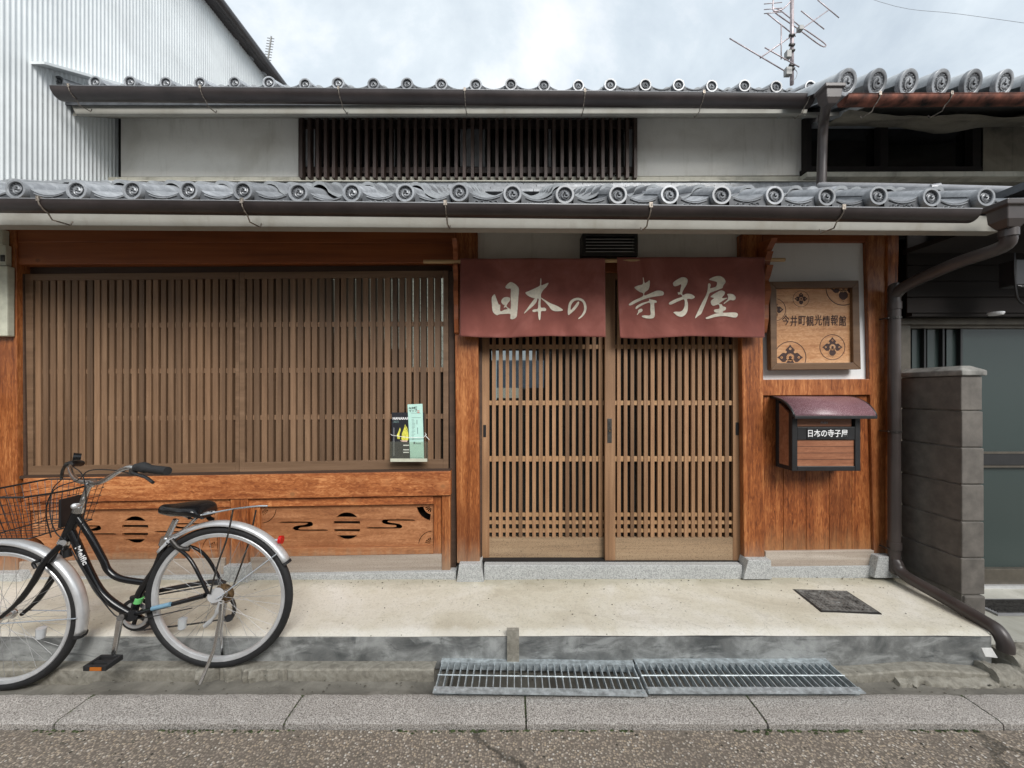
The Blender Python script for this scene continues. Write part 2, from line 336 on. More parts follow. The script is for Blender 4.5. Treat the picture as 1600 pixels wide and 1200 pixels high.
# ---------------------------------------------------------------- mesh helpers
def PX(px, d): return (px-800)/F*d
def PZ(py, d): return ZC-(py-612)/F*d
def P(px, py, d): return Vector((PX(px, d), d, PZ(py, d)))
class MB:
    def __init__(s): s.v = []; s.f = []; s.mi = {}
    def box(s, x0, x1, y0, y1, z0, z1):
        n = len(s.v); s.v += [(x, y, z) for z in (z0, z1) for y in (y0, y1) for x in (x0, x1)]
        s.f += [tuple(n+i for i in q) for q in ((0, 2, 3, 1), (4, 5, 7, 6), (0, 1, 5, 4), (2, 6, 7, 3), (0, 4, 6, 2), (1, 3, 7, 5))]; return s
    def r(s, x0, y0, x1, y1, d, t):          # picture-measured rectangle at depth d, t thick
        return s.box(PX(x0, d), PX(x1, d), d, d+t, PZ(y1, d), PZ(y0, d))
    def q(s, pts, d, t):                     # TL,TR,BR,BL measured corners at depth d
        c = [(PX(a, d), PZ(b, d)) for a, b in pts]; return s.prism(c, d, d+t)
    def prism(s, c, y0, y1):                 # polygon in xz (clockwise from TL), extruded along y
        n = len(s.v); k = len(c)
        s.v += [(x, y0, z) for x, z in c]+[(x, y1, z) for x, z in c]
        s.f += [tuple(range(n+k-1, n-1, -1)), tuple(range(n+k, n+2*k))]
        for i in range(k): j = (i+1) % k; s.f.append((n+i, n+j, n+k+j, n+k+i))
        return s
    def prismx(s, c, x0, x1):                # polygon in yz extruded along x
        n = len(s.v); k = len(c)
        s.v += [(x0, y, z) for y, z in c]+[(x1, y, z) for y, z in c]
        s.f += [tuple(range(n+k-1, n-1, -1)), tuple(range(n+k, n+2*k))]
        for i in range(k): j = (i+1) % k; s.f.append((n+i, n+j, n+k+j, n+k+i))
        return s
    def tube(s, pts, r, seg=8, cap=True, closed=False):
        pts = [Vector(p) for p in pts]; m = len(pts); rs = r if isinstance(r, (list, tuple)) else [r]*m
        prev = None; n0 = len(s.v)
        for i, p in enumerate(pts):
            if closed: tg = (pts[(i+1) % m]-pts[i-1]).normalized()
            else: tg = (pts[min(i+1, m-1)]-pts[max(i-1, 0)]).normalized()
            if prev is None:
                a = Vector((0, 0, 1)) if abs(tg.z) < .9 else Vector((1, 0, 0)); u = tg.cross(a).normalized()
            else: u = (prev-tg*prev.dot(tg)).normalized()
            prev = u; vv = tg.cross(u)
            for j in range(seg):
                a = 2*math.pi*j/seg; s.v.append(tuple(p+(u*math.cos(a)+vv*math.sin(a))*rs[i]))
        for i in range(m if closed else m-1):
            for j in range(seg):
                a = n0+i*seg+j; b = n0+i*seg+(j+1) % seg; i2 = (i+1) % m; s.f.append((a, b, n0+i2*seg+(j+1) % seg, n0+i2*seg+j))
        if cap and not closed: s.f += [tuple(n0+j for j in range(seg-1, -1, -1)), tuple(n0+(m-1)*seg+j for j in range(seg))]
        return s
    def lathe(s, prof, seg=24, axis='y', at=(0, 0, 0), a0=0, a1=2*math.pi, close=False):
        full = abs(a1-a0-2*math.pi) < 1e-6; n0 = len(s.v); m = len(prof); K = seg if full else seg+1
        for j in range(K):
            a = a0+(a1-a0)*j/seg
            for rr, h in prof:
                c, q = rr*math.cos(a), rr*math.sin(a)
                p = (c, h, q) if axis == 'y' else ((c, q, h) if axis == 'z' else (h, c, q))
                s.v.append((p[0]+at[0], p[1]+at[1], p[2]+at[2]))
        for j in range(seg):
            for i in range(m-1 if not close else m):
                a = n0+j*m+i; b = n0+j*m+(i+1) % m; c = n0+((j+1) % K)*m+(i+1) % m; d = n0+((j+1) % K)*m+i
                s.f.append((a, b, c, d))
        return s
    def grid(s, fn, nu, nv):
        n = len(s.v)
        for j in range(nv+1):
            for i in range(nu+1): s.v.append(tuple(fn(i/nu, j/nv)))
        for j in range(nv):
            for i in range(nu):
                a = n+j*(nu+1)+i; s.f.append((a, a+1, a+nu+2, a+nu+1))
        return s
    def mesh(s, name, mat, off=Vector((0, 0, 0)), smooth=False, recalc=True):
        me = bpy.data.meshes.new(name); me.from_pydata([tuple(Vector(p)-off) for p in s.v], [], s.f)
        if recalc:
            bm = bmesh.new(); bm.from_mesh(me); bmesh.ops.recalc_face_normals(bm, faces=bm.faces); bm.to_mesh(me); bm.free()
        me.materials.append(MATS[mat]); me.update()
        for mt_, idx in s.mi.items():
            me.materials.append(MATS[mt_]); q_ = len(me.materials)-1
            for i_ in idx: me.polygons[i_].material_index = q_
        if smooth:
            me.shade_smooth() if smooth is True else me.shade_smooth()
            if smooth != True: me.set_sharp_from_angle(angle=R(smooth))
        return me
    def build(s, name, mat, parent=None, bevel=0, smooth=False, kind=None, local=False, seg=2):
        off = Vector((0, 0, 0)) if (parent is None or local) else wloc(parent)
        me = s.mesh(name, mat, off, smooth); o = link(name, me, parent)
        if bevel:
            b = o.modifiers.new('bevel', 'BEVEL'); b.width = bevel; b.segments = seg; b.limit_method = 'ANGLE'; b.angle_limit = R(40)
        if kind: o['kind'] = kind
        return o
def wloc(o):
    v = Vector((0, 0, 0))
    while o: v += o.location; o = o.parent
    return v
def link(name, data, parent=None):
    o = bpy.data.objects.new(name, data); COL.objects.link(o)
    if parent: o.parent = parent
    return o
def thing(name, label, cat, loc=(0, 0, 0), group=None):
    o = link(name, None); o.location = loc; o.empty_display_size = .1; return tag(o, label, cat, group)
def tag(o, label, cat, group=None):
    o['label'] = label; o['category'] = cat
    if group: o['group'] = group
    return o
def inst(name, me, parent, wpos, scale=(1, 1, 1), rot=None):
    o = link(name, me, parent); o.location = Vector(wpos)-wloc(parent); o.scale = scale
    if rot: o.rotation_euler = rot
    return o
def remesh(cu, name):
    o = bpy.data.objects.new('tmp', cu); COL.objects.link(o); bpy.context.view_layer.update()
    me = bpy.data.meshes.new_from_object(o.evaluated_get(bpy.context.evaluated_depsgraph_get()))
    bpy.data.objects.remove(o); me.name = name; return me
def plate(loops, th, name='plate'):
    """filled 2-D outlines (with holes) in xz, extruded th towards -y (front face at y=0)"""
    cu = bpy.data.curves.new(name, 'CURVE'); cu.dimensions = '2D'; cu.fill_mode = 'BOTH'; cu.extrude = th/2
    for lp in loops:
        sp = cu.splines.new('POLY'); sp.points.add(len(lp)-1); sp.use_cyclic_u = True
        for i, (x, z) in enumerate(lp): sp.points[i].co = (x, z, 0, 1)
    me = remesh(cu, name)
    for v in me.vertices: x, y, z = v.co; v.co = (x, -z+th/2, y)
    return me
def merge(meshes, name):
    bm = bmesh.new()
    for m in meshes: bm.from_mesh(m)
    me = bpy.data.meshes.new(name); bm.to_mesh(me); bm.free(); return me
def addmat(me, mat): me.materials.clear(); me.materials.append(MATS[mat]); return me
def text(body, size, mat, name, parent, wpos, sx=1, th=.0006, bold=0, rot=None, align='CENTER', sp=1):
    cu = bpy.data.curves.new(name, 'FONT'); cu.body = body; cu.size = size; cu.extrude = th; cu.align_x = align; cu.align_y = 'CENTER'; cu.offset = bold; cu.space_character = sp
    me = remesh(cu, name)
    for v in me.vertices: x, y, z = v.co; v.co = (x*sx, -z, y)
    addmat(me, mat); return inst(name, me, parent, wpos, rot=rot)
def smoothline(pts, n=6, closed=False):
    out = []; m = len(pts)
    rng = range(m) if closed else range(m-1)
    for i in rng:
        if closed: p0, p1, p2, p3 = pts[i-1], pts[i], pts[(i+1) % m], pts[(i+2) % m]
        else: p0, p1, p2, p3 = pts[max(i-1, 0)], pts[i], pts[i+1], pts[min(i+2, m-1)]
        for k in range(n):
            t = k/n; t2 = t*t; t3 = t2*t
            out.append(tuple(.5*((2*b)+(-a+c)*t+(2*a-5*b+4*c-d)*t2+(-a+3*b-3*c+d)*t3) for a, b, c, d in zip(p0, p1, p2, p3)))
    if not closed: out.append(tuple(pts[-1]))
    return out

# ================================================================ SETTING
def struct(o): o['kind'] = 'structure'; return o
struct(MB().grid(lambda u, v: (-400+800*u, -400+800*v, -.35), 4, 4).build('ground', 'ground_far'))
RD = ZC-1.335      # road level
def rough(x, y, a, s): return a*noise.fractal(Vector((x*s, y*s, 3.3)), .9, 2, 4)
road = MB().grid(lambda u, v: (-7+14*u, -2.2+(1.565+2.2)*v, RD+rough(-7+14*u, v*3.7, .004, 1.3)), 60, 24); struct(road.build('road', 'asphalt', smooth=True))
# kerb of long granite stones on a mortar bed
KD0, KD1, KH = 1.570, 1.724, ZC-1.31
kerb = MB().box(-6, 6, KD0+.012, KD1-.01, RD-.2, KH-.015).build('kerb', 'gutter_floor'); struct(kerb)
joints = [-3.7, -2.75, -1.815, -.905, .056, 1.013, 1.945, 2.9, 3.85]
for i in range(len(joints)-1):
    a, b_ = joints[i]+.004, joints[i+1]-.004; s = MB()
    def kf(u, v, a=a, b_=b_, i=i):
        x = a+(b_-a)*u; y = KD0+(KD1-KD0)*v
        return (x, y+rough(x, v*7+i, .003, 14)*(1 if v in (0, 1) else 0), KH+rough(x, y+i, .0022, 22)-(.006 if v in (0, 1) else 0)-(.003 if u in (0, 1) else 0))
    s.grid(kf, 44, 8)
    n0 = len(s.v); top = 45
    front = [kf(k/44, 0) for k in range(45)]; s.v += [(x, y-.002, RD-.06) for x, y, z in front]
    s.f += [(k, k+1, n0+k+1, n0+k) for k in range(44)]
    n1 = len(s.v); back = [kf(k/44, 1) for k in range(45)]; s.v += [(x, y, RD-.1) for x, y, z in back]
    s.f += [(8*45+k, 8*45+k+1, n1+k+1, n1+k) for k in range(44)]
    for uu in (0, 44):
        n2 = len(s.v); s.v += [(s.v[j*45+uu][0], s.v[j*45+uu][1], RD-.08) for j in range(9)]
        s.f += [(j*45+uu, (j+1)*45+uu, n2+j+1, n2+j) for j in range(8)]
    s.build('kerb_stone', 'kerb_stone', kerb, smooth=50)
# gutter floor left and right of the drain
GX0, GX1 = -.30, 1.47
def floorf(x0, x1):
    return MB().grid(lambda u, v: (x0+(x1-x0)*u, KD1-.005+.21*v, ZC-1.318-.022*math.sin(min(1, v*2.4)*math.pi/2)-(.016 if x0+(x1-x0)*u < -1.95 else 0)+rough(x0+(x1-x0)*u, v, .004, 9)), int((x1-x0)*30), 10)
struct(floorf(-6, GX0).build('gutter_floor', 'gutter_floor', smooth=True))
struct(floorf(GX1, 6).build('gutter_floor', 'gutter_floor', smooth=True))
dr = MB(); dr.box(GX0-.02, GX1+.02, KD1-.03, 1.935, ZC-1.62, ZC-1.52); dr.box(GX0-.02, GX1+.02, 1.895, 1.94, ZC-1.52, ZC-1.33); dr.box(GX0-.03, GX0, 1.72, 1.9, ZC-1.52, ZC-1.36); dr.box(GX1, GX1+.03, 1.72, 1.9, ZC-1.52, ZC-1.36)
struct(dr.build('drain_channel', 'gutter_floor'))
db = MB()
for i in range(150):
    x = random.uniform(GX0, GX1); y = random.uniform(1.74, 1.88); r_ = random.uniform(.004, .016); z = ZC-1.515
    pts = [(x+r_*random.uniform(.6, 1.3)*math.cos(a), y+r_*random.uniform(.5, 1.2)*math.sin(a), z+random.uniform(0, .012)) for a in (0, 1.2, 2.4, 3.7, 5)]
    n = len(db.v); db.v += pts+[(x, y, z+r_*.7)]; db.f += [(n+k, n+(k+1) % 5, n+5) for k in range(5)]
db.build('leaf_litter', 'debris', kind='stuff')
# narrow concrete ledge below the platform
SF = 1.905   # platform front face
def ledgef(x, v):
    e = rough(x, 1, .0025, 9) + (rough(x, 5, .025, 24) if -1.45 < x < -1.0 else 0)
    zt = ZC-1.283+rough(x, v, .0015, 12)
    if x > 1.45: zt -= .012+.01*math.sin(x*9)
    prof = [(SF, zt-.01), (1.86, zt), (1.838+e*.5, zt), (1.832+e, zt-.005), (1.829+e*1.3, zt-.03), (1.84+e*.6, zt-.09)]
    k = min(int(v*5+.001), 5); return (x, prof[k][0], prof[k][1])
struct(MB().grid(lambda u, v: ledgef(-6+(GX0-.06+6)*u, v), 420, 5).build('ledge', 'ledge_concrete', smooth=22))
struct(MB().grid(lambda u, v: ledgef(GX1+.05+(2.33-GX1-.05)*u, v), 60, 5).build('ledge', 'ledge_concrete', smooth=22))
# platform in front of the house: cream top sheet, grey rendered front
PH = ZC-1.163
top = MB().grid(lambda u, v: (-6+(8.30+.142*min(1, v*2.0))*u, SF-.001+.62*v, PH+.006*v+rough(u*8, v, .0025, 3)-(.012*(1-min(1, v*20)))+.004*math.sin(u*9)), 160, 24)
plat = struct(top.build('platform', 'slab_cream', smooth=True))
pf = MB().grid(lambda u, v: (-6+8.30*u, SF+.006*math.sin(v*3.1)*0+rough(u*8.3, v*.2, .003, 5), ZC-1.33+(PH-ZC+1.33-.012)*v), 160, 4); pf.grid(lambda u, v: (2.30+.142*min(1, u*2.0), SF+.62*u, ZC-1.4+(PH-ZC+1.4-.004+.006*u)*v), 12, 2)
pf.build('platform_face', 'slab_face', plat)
MB().box(PX(792, 1.9), PX(811, 1.9), 1.885, 1.9035, ZC-1.34, PZ(981, 1.9)).build('marker_peg', 'ledge_concrete', plat, bevel=.002)
# right of the platform: neighbour's concrete and broken edge
nb = struct(MB().grid(lambda u, v: (2.36+4*u, 1.86+1.2*v, ZC-1.285+.0*v+rough(u*4, v, .008, 5)), 50, 30).build('neighbour_apron', 'neighbour_slab', smooth=True))
def rocky(x0, x1, y0, y1, z0, z1, seed, nu=26, nv=9):
    def fn(u, v):
        x = x0+(x1-x0)*u; a = math.pi*v; y = (y0+y1)/2-(y1-y0)/2*math.cos(a); z = z0+(z1-z0)*max(0, math.sin(a))**.35
        if u < .02 or u > .98: z = z0
        q = Vector((x*11, y*20, z*9+seed)); dd = noise.fractal(q, .7, 2.2, 6)*.013-.012*max(0, 1-abs(noise.noise(Vector((x*6, y*5, seed))))*9)
        return (x+dd*.5, y+dd, z+dd*.9)
    return MB().grid(fn, nu, nv)
rocky(1.75, 2.32, 1.80, 1.88, ZC-1.345, ZC-1.315, 1, 90, 14).build('broken_ledge', 'ledge_concrete', plat, smooth=60)
rocky(2.20, 2.75, 1.80, 1.90, ZC-1.345, ZC-1.28, 9, 90, 14).build('broken_edge', 'ledge_concrete', nb, smooth=60)
rocky(2.34, 3.4, 1.84, 2.0, ZC-1.345, ZC-1.25, 5, 120, 14).build('broken_edge', 'ledge_concrete', nb, smooth=60)

ms_ = MB()
for i in range(900):
    x = random.uniform(-2.6, 2.6); n_ = noise.noise(Vector((x*2.2, 1, 0)))
    if n_ < -.05: continue
    jx = min(joints, key=lambda q: abs(q-x)); onj = random.random() < .25
    y = KD0-.006-abs(random.gauss(0, .006)); z = RD+.001
    if onj: x = jx+random.gauss(0, .003); y = random.uniform(KD0, KD1); z = KH-.008
    r_ = random.uniform(.002, .006); n = len(ms_.v)
    ms_.v += [(x+r_*1.6*math.cos(a), y+r_*math.sin(a), z) for a in (0, 1.3, 2.5, 3.8, 5)]+[(x, y, z+r_*.9)]; ms_.f += [(n+k, n+(k+1) % 5, n+5) for k in range(5)]
gt_ = MB()
for i in range(420):
    x = random.uniform(-2.4, 2.35); y = 2.46-abs(random.gauss(0, .06)) if i % 3 else random.uniform(1.92, 2.45); z = PH+.006*((y-SF)/.62)+.004*math.sin((x+6)/8.30*9)+.004
    r_ = random.choice((.0015, .002, .0025, .004)); a0 = random.random()*6; n = len(gt_.v)
    gt_.v += [(x+r_*random.uniform(.7, 1.8)*math.cos(a+a0), y+r_*random.uniform(.7, 1.5)*math.sin(a+a0), z) for a in (0, 1.5, 3, 4.5)]+[(x, y, z+r_*.7)]; gt_.f += [(n+k, n+(k+1) % 4, n+4) for k in range(4)]
for i in range(260):
    x = random.uniform(-2.6, 2.6); y = random.uniform(KD1+.01, KD1+.1) if i % 2 else random.uniform(1.40, 1.565); z = (ZC-1.326 if i % 2 else RD+.002)
    if i % 2 and GX0 < x < GX1: continue
    r_ = random.uniform(.002, .006); n = len(gt_.v); a0 = random.random()*6
    gt_.v += [(x+r_*random.uniform(.7, 1.8)*math.cos(a+a0), y+r_*math.sin(a+a0), z) for a in (0, 1.5, 3, 4.5)]+[(x, y, z+r_*.6)]; gt_.f += [(n+k, n+(k+1) % 4, n+4) for k in range(4)]
gt_.build('grit', 'debris', kind='stuff')
ms_.build('moss', 'moss', kind='stuff')
# ================================================================ HOUSE
WD = 2.48
H = thing('townhouse', 'old wooden townhouse with brown lattice screens, tiled eaves and white plaster upper wall', 'house', (0, WD, PH))
def part(mb, name, mat, parent=None, **k): return mb.build(name, mat, parent or H, **k)
BW = 'beam_wood'
# posts
part(MB().q([(-40, 355), (25, 355), (27, 893), (-40, 893)], WD-.012, .12), 'post', 'post_wood', bevel=.004)
part(MB().q([(709, 361), (746, 361), (749.5, 880), (714, 880)], WD-.012, .13), 'post', 'post_wood', bevel=.004)
part(MB().q([(1157, 366), (1191, 366), (1195, 872), (1163, 872)], WD-.012, .13), 'post', 'post_wood', bevel=.004)
part(MB().q([(1353, 366), (1386, 366), (1386, 868), (1366, 868)], WD-.006, .12), 'post', 'post_wood', bevel=.004)
part(MB().q([(1386.6, 366), (1405, 366), (1394, 868), (1386.6, 868)], WD-.018, .20), 'corner_post', 'post_wood', bevel=.004)
# footing stones under the posts
def stone(x0, x1, y0, y1, t=3):
    part(MB().prism([(PX(x0+t, 2.45), PZ(y0, 2.45)), (PX(x1-t, 2.45), PZ(y0, 2.45)), (PX(x1, 2.43), PZ(y1, 2.45)), (PX(x0, 2.43), PZ(y1, 2.45))], 2.42, 2.60), 'footing_stone', 'granite', bevel=.004)
stone(-30, 40, 893, 914); stone(713, 757, 879, 910, 5); stone(1160, 1205, 872, 902, 5); stone(1364, 1404, 867, 900, 2); 
stone(352, 390, 882, 916, 2)
# beam above the lattice windows
part(MB().q([(25.5, 356), (709, 359), (709, 380), (25.5, 378)], WD-.004, .1), 'beam', BW, bevel=.003)
part(MB().q([(25.5, 378.3), (709, 380.3), (709, 410), (25.5, 413)], WD-.001, .1), 'beam', BW, bevel=.003)
part(MB().q([(27, 412), (704, 409), (704, 426), (27, 430)], WD+.06, .06), 'lintel', 'recess_wood')
part(MB().q([(27, 428), (36, 428), (41, 745), (28, 745)], WD+.02, .09), 'door_jamb', 'recess_wood')
part(MB().q([(701, 424), (709, 424), (713, 893), (704, 893)], WD+.03, .09), 'door_jamb', 'recess_wood')
# rail below the windows
part(MB().q([(36, 748), (704, 736.5), (704, 774), (36, 786)], WD-.02, .1), 'sill_rail', 'rail_wood', bevel=.003)
part(MB().q([(30, 744), (704, 733), (704, 737), (30, 748)], WD-.004, .12), 'window_sill', 'recess_wood')
def ly(x, yl, yr): return yl+(yr-yl)*(x-36)/(704-36)      # the sagging run of the wall foot
def run(x0, x1, yl0, yr0, yl1, yr1, d, t, name, mat, bevel=.002):
    return part(MB().q([(x0, ly(x0, yl0, yr0)), (x1, ly(x1, yl0, yr0)), (x1, ly(x1, yl1, yr1)), (x0, ly(x0, yl1, yr1))], d, t), name, mat, bevel=bevel)
run(28, 359.5, 786, 774.5, 798, 787, WD+.002, .08, 'rail', 'rail_wood'); run(388, 677, 786, 774.5, 798, 787, WD+.002, .08, 'rail', 'rail_wood')
part(MB().q([(360, 780), (387, 780), (387, 881), (360, 881)], WD-.014, .1), 'short_post', 'post_wood', bevel=.003)
for a, b_ in ((388, 406), (677.4, 690), (690.4, 703.6), (340, 359.4), (28, 46)):
    part(MB().q([(a, ly(a, 786.5, 775)), (b_, ly(b_, 786.5, 775)), (b_, ly(b_, 905, 893)), (a, ly(a, 905, 893))], WD+(.012 if a < 690 else -.004), .07), 'stile', 'post_wood', bevel=.002)
run(46, 340, 866, 853, 877, 865, WD+.006, .07, 'rail', 'panel_wood'); run(406.4, 677, 866, 853, 877, 865, WD+.006, .07, 'rail', 'panel_wood')
run(28, 351, 878, 866, 905, 893, WD-.002, .09, 'base_board', 'grey_wood'); run(391, 690, 878, 866, 905, 893, WD-.002, .09, 'base_board', 'grey_wood')
run(40, 351, 905.5, 893.5, 924, 912, WD-.03, .15, 'sill_stone', 'granite', .004); run(391, 712.5, 905.5, 893.5, 924, 911, WD-.03, .15, 'sill_stone', 'granite', .004)
# carved ventilation panels with pierced sun, clouds and fans
def arc(cx_, cy_, r_, a0, a1, n=16): return [(cx_+r_*math.cos(R(a0+(a1-a0)*i/n)), cy_-r_*math.sin(R(a0+(a1-a0)*i/n))) for i in range(n+1)]
def sunholes(cx_, cy_, r_):
    hs = []
    for y0, y1 in ((-r_, -.64*r_), (-.36*r_, -.16*r_), (.23*r_, .42*r_), (.68*r_, r_)):
        lp = []; n = 14
        for i in range(n+1): y = y0+(y1-y0)*i/n; lp.append((cx_+math.sqrt(max(0, r_*r_-y*y)), cy_+y))
        for i in range(n, -1, -1): y = y0+(y1-y0)*i/n; x = cx_-math.sqrt(max(0, r_*r_-y*y))
        lp += [(cx_-math.sqrt(max(0, r_*r_-(y1-(y1-y0)*i/n)**2)), cy_+y1-(y1-y0)*i/n) for i in range(n+1)]
        o = []; 
        for p in lp:
            if not o or (abs(p[0]-o[-1][0])+abs(p[1]-o[-1][1])) > .02: o.append(p)
        if abs(o[0][0]-o[-1][0])+abs(o[0][1]-o[-1][1]) < .02: o.pop()
        hs.append(o)
    return hs
def cloud(x0, cy_, mir=1):   # S-shaped mist slot, drawn from (x0) and mirrored for the other side
    pts = [(-33, -5.5), (-33, -8), (8, -8), (13, -7), (15, -4), (13, -1), (5, 1), (-6, 2), (-4, 4.2), (34, 4.2), (34, 6.8), (-8, 6.8), (-15, 6), (-17.5, 3.5), (-15, 0), (-8, -2), (1, -3), (4, -5.5)]
    return [(x0+mir*a, cy_+b_) for a, b_ in smoothline(pts, 3, True)]
def fan(cx_, cy_, a0, a1, rin=4, rout=11, k=4):
    hs = []; st = (a1-a0)/k
    for i in range(k):
        s0 = a0+st*i+st*.16; s1 = a0+st*(i+1)-st*.16
        hs.append(arc(cx_, cy_, rout, s0, s1, 3)+arc(cx_, cy_, rin, s1, s0, 2))
    return hs
def arcslot(cx_, cy_, r_, a0, a1, wd=1.1): return arc(cx_, cy_, r_, a0, a1, 12)+arc(cx_, cy_, r_-wd, a1, a0, 12)
def vent_panel(x0, x1, sun):
    dd = WD+.028
    yt = lambda x: ly(x, 798, 787); yb = lambda x: ly(x, 866, 853); cy_ = lambda x: (yt(x)+yb(x))/2-1
    loops = [[(x0, yt(x0)), (x1, yt(x1)), (x1, yb(x1)), (x0, yb(x0))]]
    loops += sunholes(sun, cy_(sun), 21.3)
    loops.append(cloud(sun-68, cy_(sun-68))); loops.append(cloud(sun+69, cy_(sun+69)-1, -1))
    loops += fan(x0+2, yt(x0)+3, -82, -8); loops.append(arcslot(x0+1.5, yt(x0)+2, 24, -86, -4))
    loops += fan(x1-2, yt(x1)+3, 188, 262); loops.append(arc(x1-2, yt(x1)+2.5, 24, 186, 262, 8)+arc(x1-2, yt(x1)+2.5, 13.5, 262, 186, 8))
    loops += fan(x1-2, yb(x1)-3, 98, 172); loops.append(arcslot(x1-1.5, yb(x1)-2, 22, 94, 176))
    loops += fan(x0+2, yb(x0)-3, 8, 82); loops.append(arc(x0+2, yb(x0)-2.5, 24, 8, 84, 8)+arc(x0+2, yb(x0)-2.5, 13.5, 84, 8, 8))
    me = plate([[(PX(a, dd), PZ(b_, dd)) for a, b_ in lp] for lp in loops], .014, 'carved_vent_panel')
    addmat(me, 'panel_wood'); o = inst('carved_vent_panel', me, H, (0, dd, 0))
    return o
vent_panel(406.5, 677, 542); vent_panel(46.5, 339.5, 211)
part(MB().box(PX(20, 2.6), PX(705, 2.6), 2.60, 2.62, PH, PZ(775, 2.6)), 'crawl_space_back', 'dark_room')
# lattice windows
def lattice_window(x0, x1, s0, s1, ns, lw, rw, d, mid):
    T = lambda x: 428-(x-36)*.0078; B = lambda x: 745.5-(x-36)*.0165
    fr = MB(); sw = lw
    fr.q([(x0, T(x0)), (x0+lw, T(x0+lw)), (x0+lw, B(x0+lw)), (x0, B(x0))], d, .034)
    fr.q([(x1-rw, T(x1-rw)), (x1, T(x1)), (x1, B(x1)), (x1-rw, B(x1-rw))], d, .034)
    a, b_ = x0+lw, x1-rw
    fr.q([(a, T(a)), (b_, T(b_)), (b_, T(b_)+10), (a, T(a)+10)], d+.001, .032)
    fr.q([(a, B(a)-17), (b_, B(b_)-17), (b_, B(b_)), (a, B(a))], d+.001, .032)
    win = part(fr, 'lattice_window', 'slat_brown_h', bevel=.0015)
    wdt = 8.0/F*d; sm = MB().box(-wdt/2, wdt/2, 0, .038, 0, 1).mesh('slat', 'slat_brown')
    for i in range(ns):
        x = s0+(s1-s0)*i/(ns-1)+random.uniform(-.3, .3); zt = PZ(T(x)+10, d); zb = PZ(B(x)-17, d)
        inst('slat', sm, win, (PX(x, d), d+.006+random.uniform(0, .0015), zb), (random.uniform(.94, 1.06), 1, zt-zb), (0, random.uniform(-.0015, .0015), 0))
    for yl, yr in ((505, 502.3), (577, 573.8), (651, 646.5)):
        f_ = lambda x, o=0: yl+(yr-yl)*(x-36)/664+o
        MB().q([(a, f_(a)), (b_, f_(b_)), (b_, f_(b_, 7.5)), (a, f_(a, 7.5))], d+.017, .012).build('cross_rail', 'slat_brown_h', win)
    MB().q([(a, T(a)+9), (b_, T(b_)+9), (b_, B(b_)-16), (a, B(a)-16)], d+.05, .003).build('glass_pane', 'glass_frosted' if x0 < 200 else 'glass_clear', win)
    MB().r(mid-5, 436, mid+5, 730, d+.055, .02).build('sash_stile', 'recess_wood', win)
    return win
lattice_window(36, 373.5, 57.3, 357.7, 27, 15, 6, WD+.03, 205)
lattice_window(374, 700.5, 388.7, 683.7, 27, 8, 8, WD+.024, 540)
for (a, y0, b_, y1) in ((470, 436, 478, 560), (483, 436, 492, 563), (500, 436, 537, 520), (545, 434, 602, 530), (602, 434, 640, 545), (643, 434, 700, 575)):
    part(MB().r(a, y0, b_, y1, 2.66+.004*random.random(), .01), 'frosted_glow_panel', 'glow_frosted')  # added self-glowing panels that imitate light in the frosted glass
part(MB().r(768, 548, 838, 563, 3.3, .01), 'door_glow_panel', 'glow_white'); part(MB().r(776, 563, 850, 606, 3.3, .01), 'door_glow_panel', 'glow_bluegrey'); part(MB().r(773, 563, 776, 625, 3.31, .01), 'door_glow_panel', 'glow_white'); part(MB().r(776, 606, 815, 622, 3.3, .01), 'door_glow_panel', 'glow_frosted')  # added self-glowing patches that imitate the bright image in the door glass
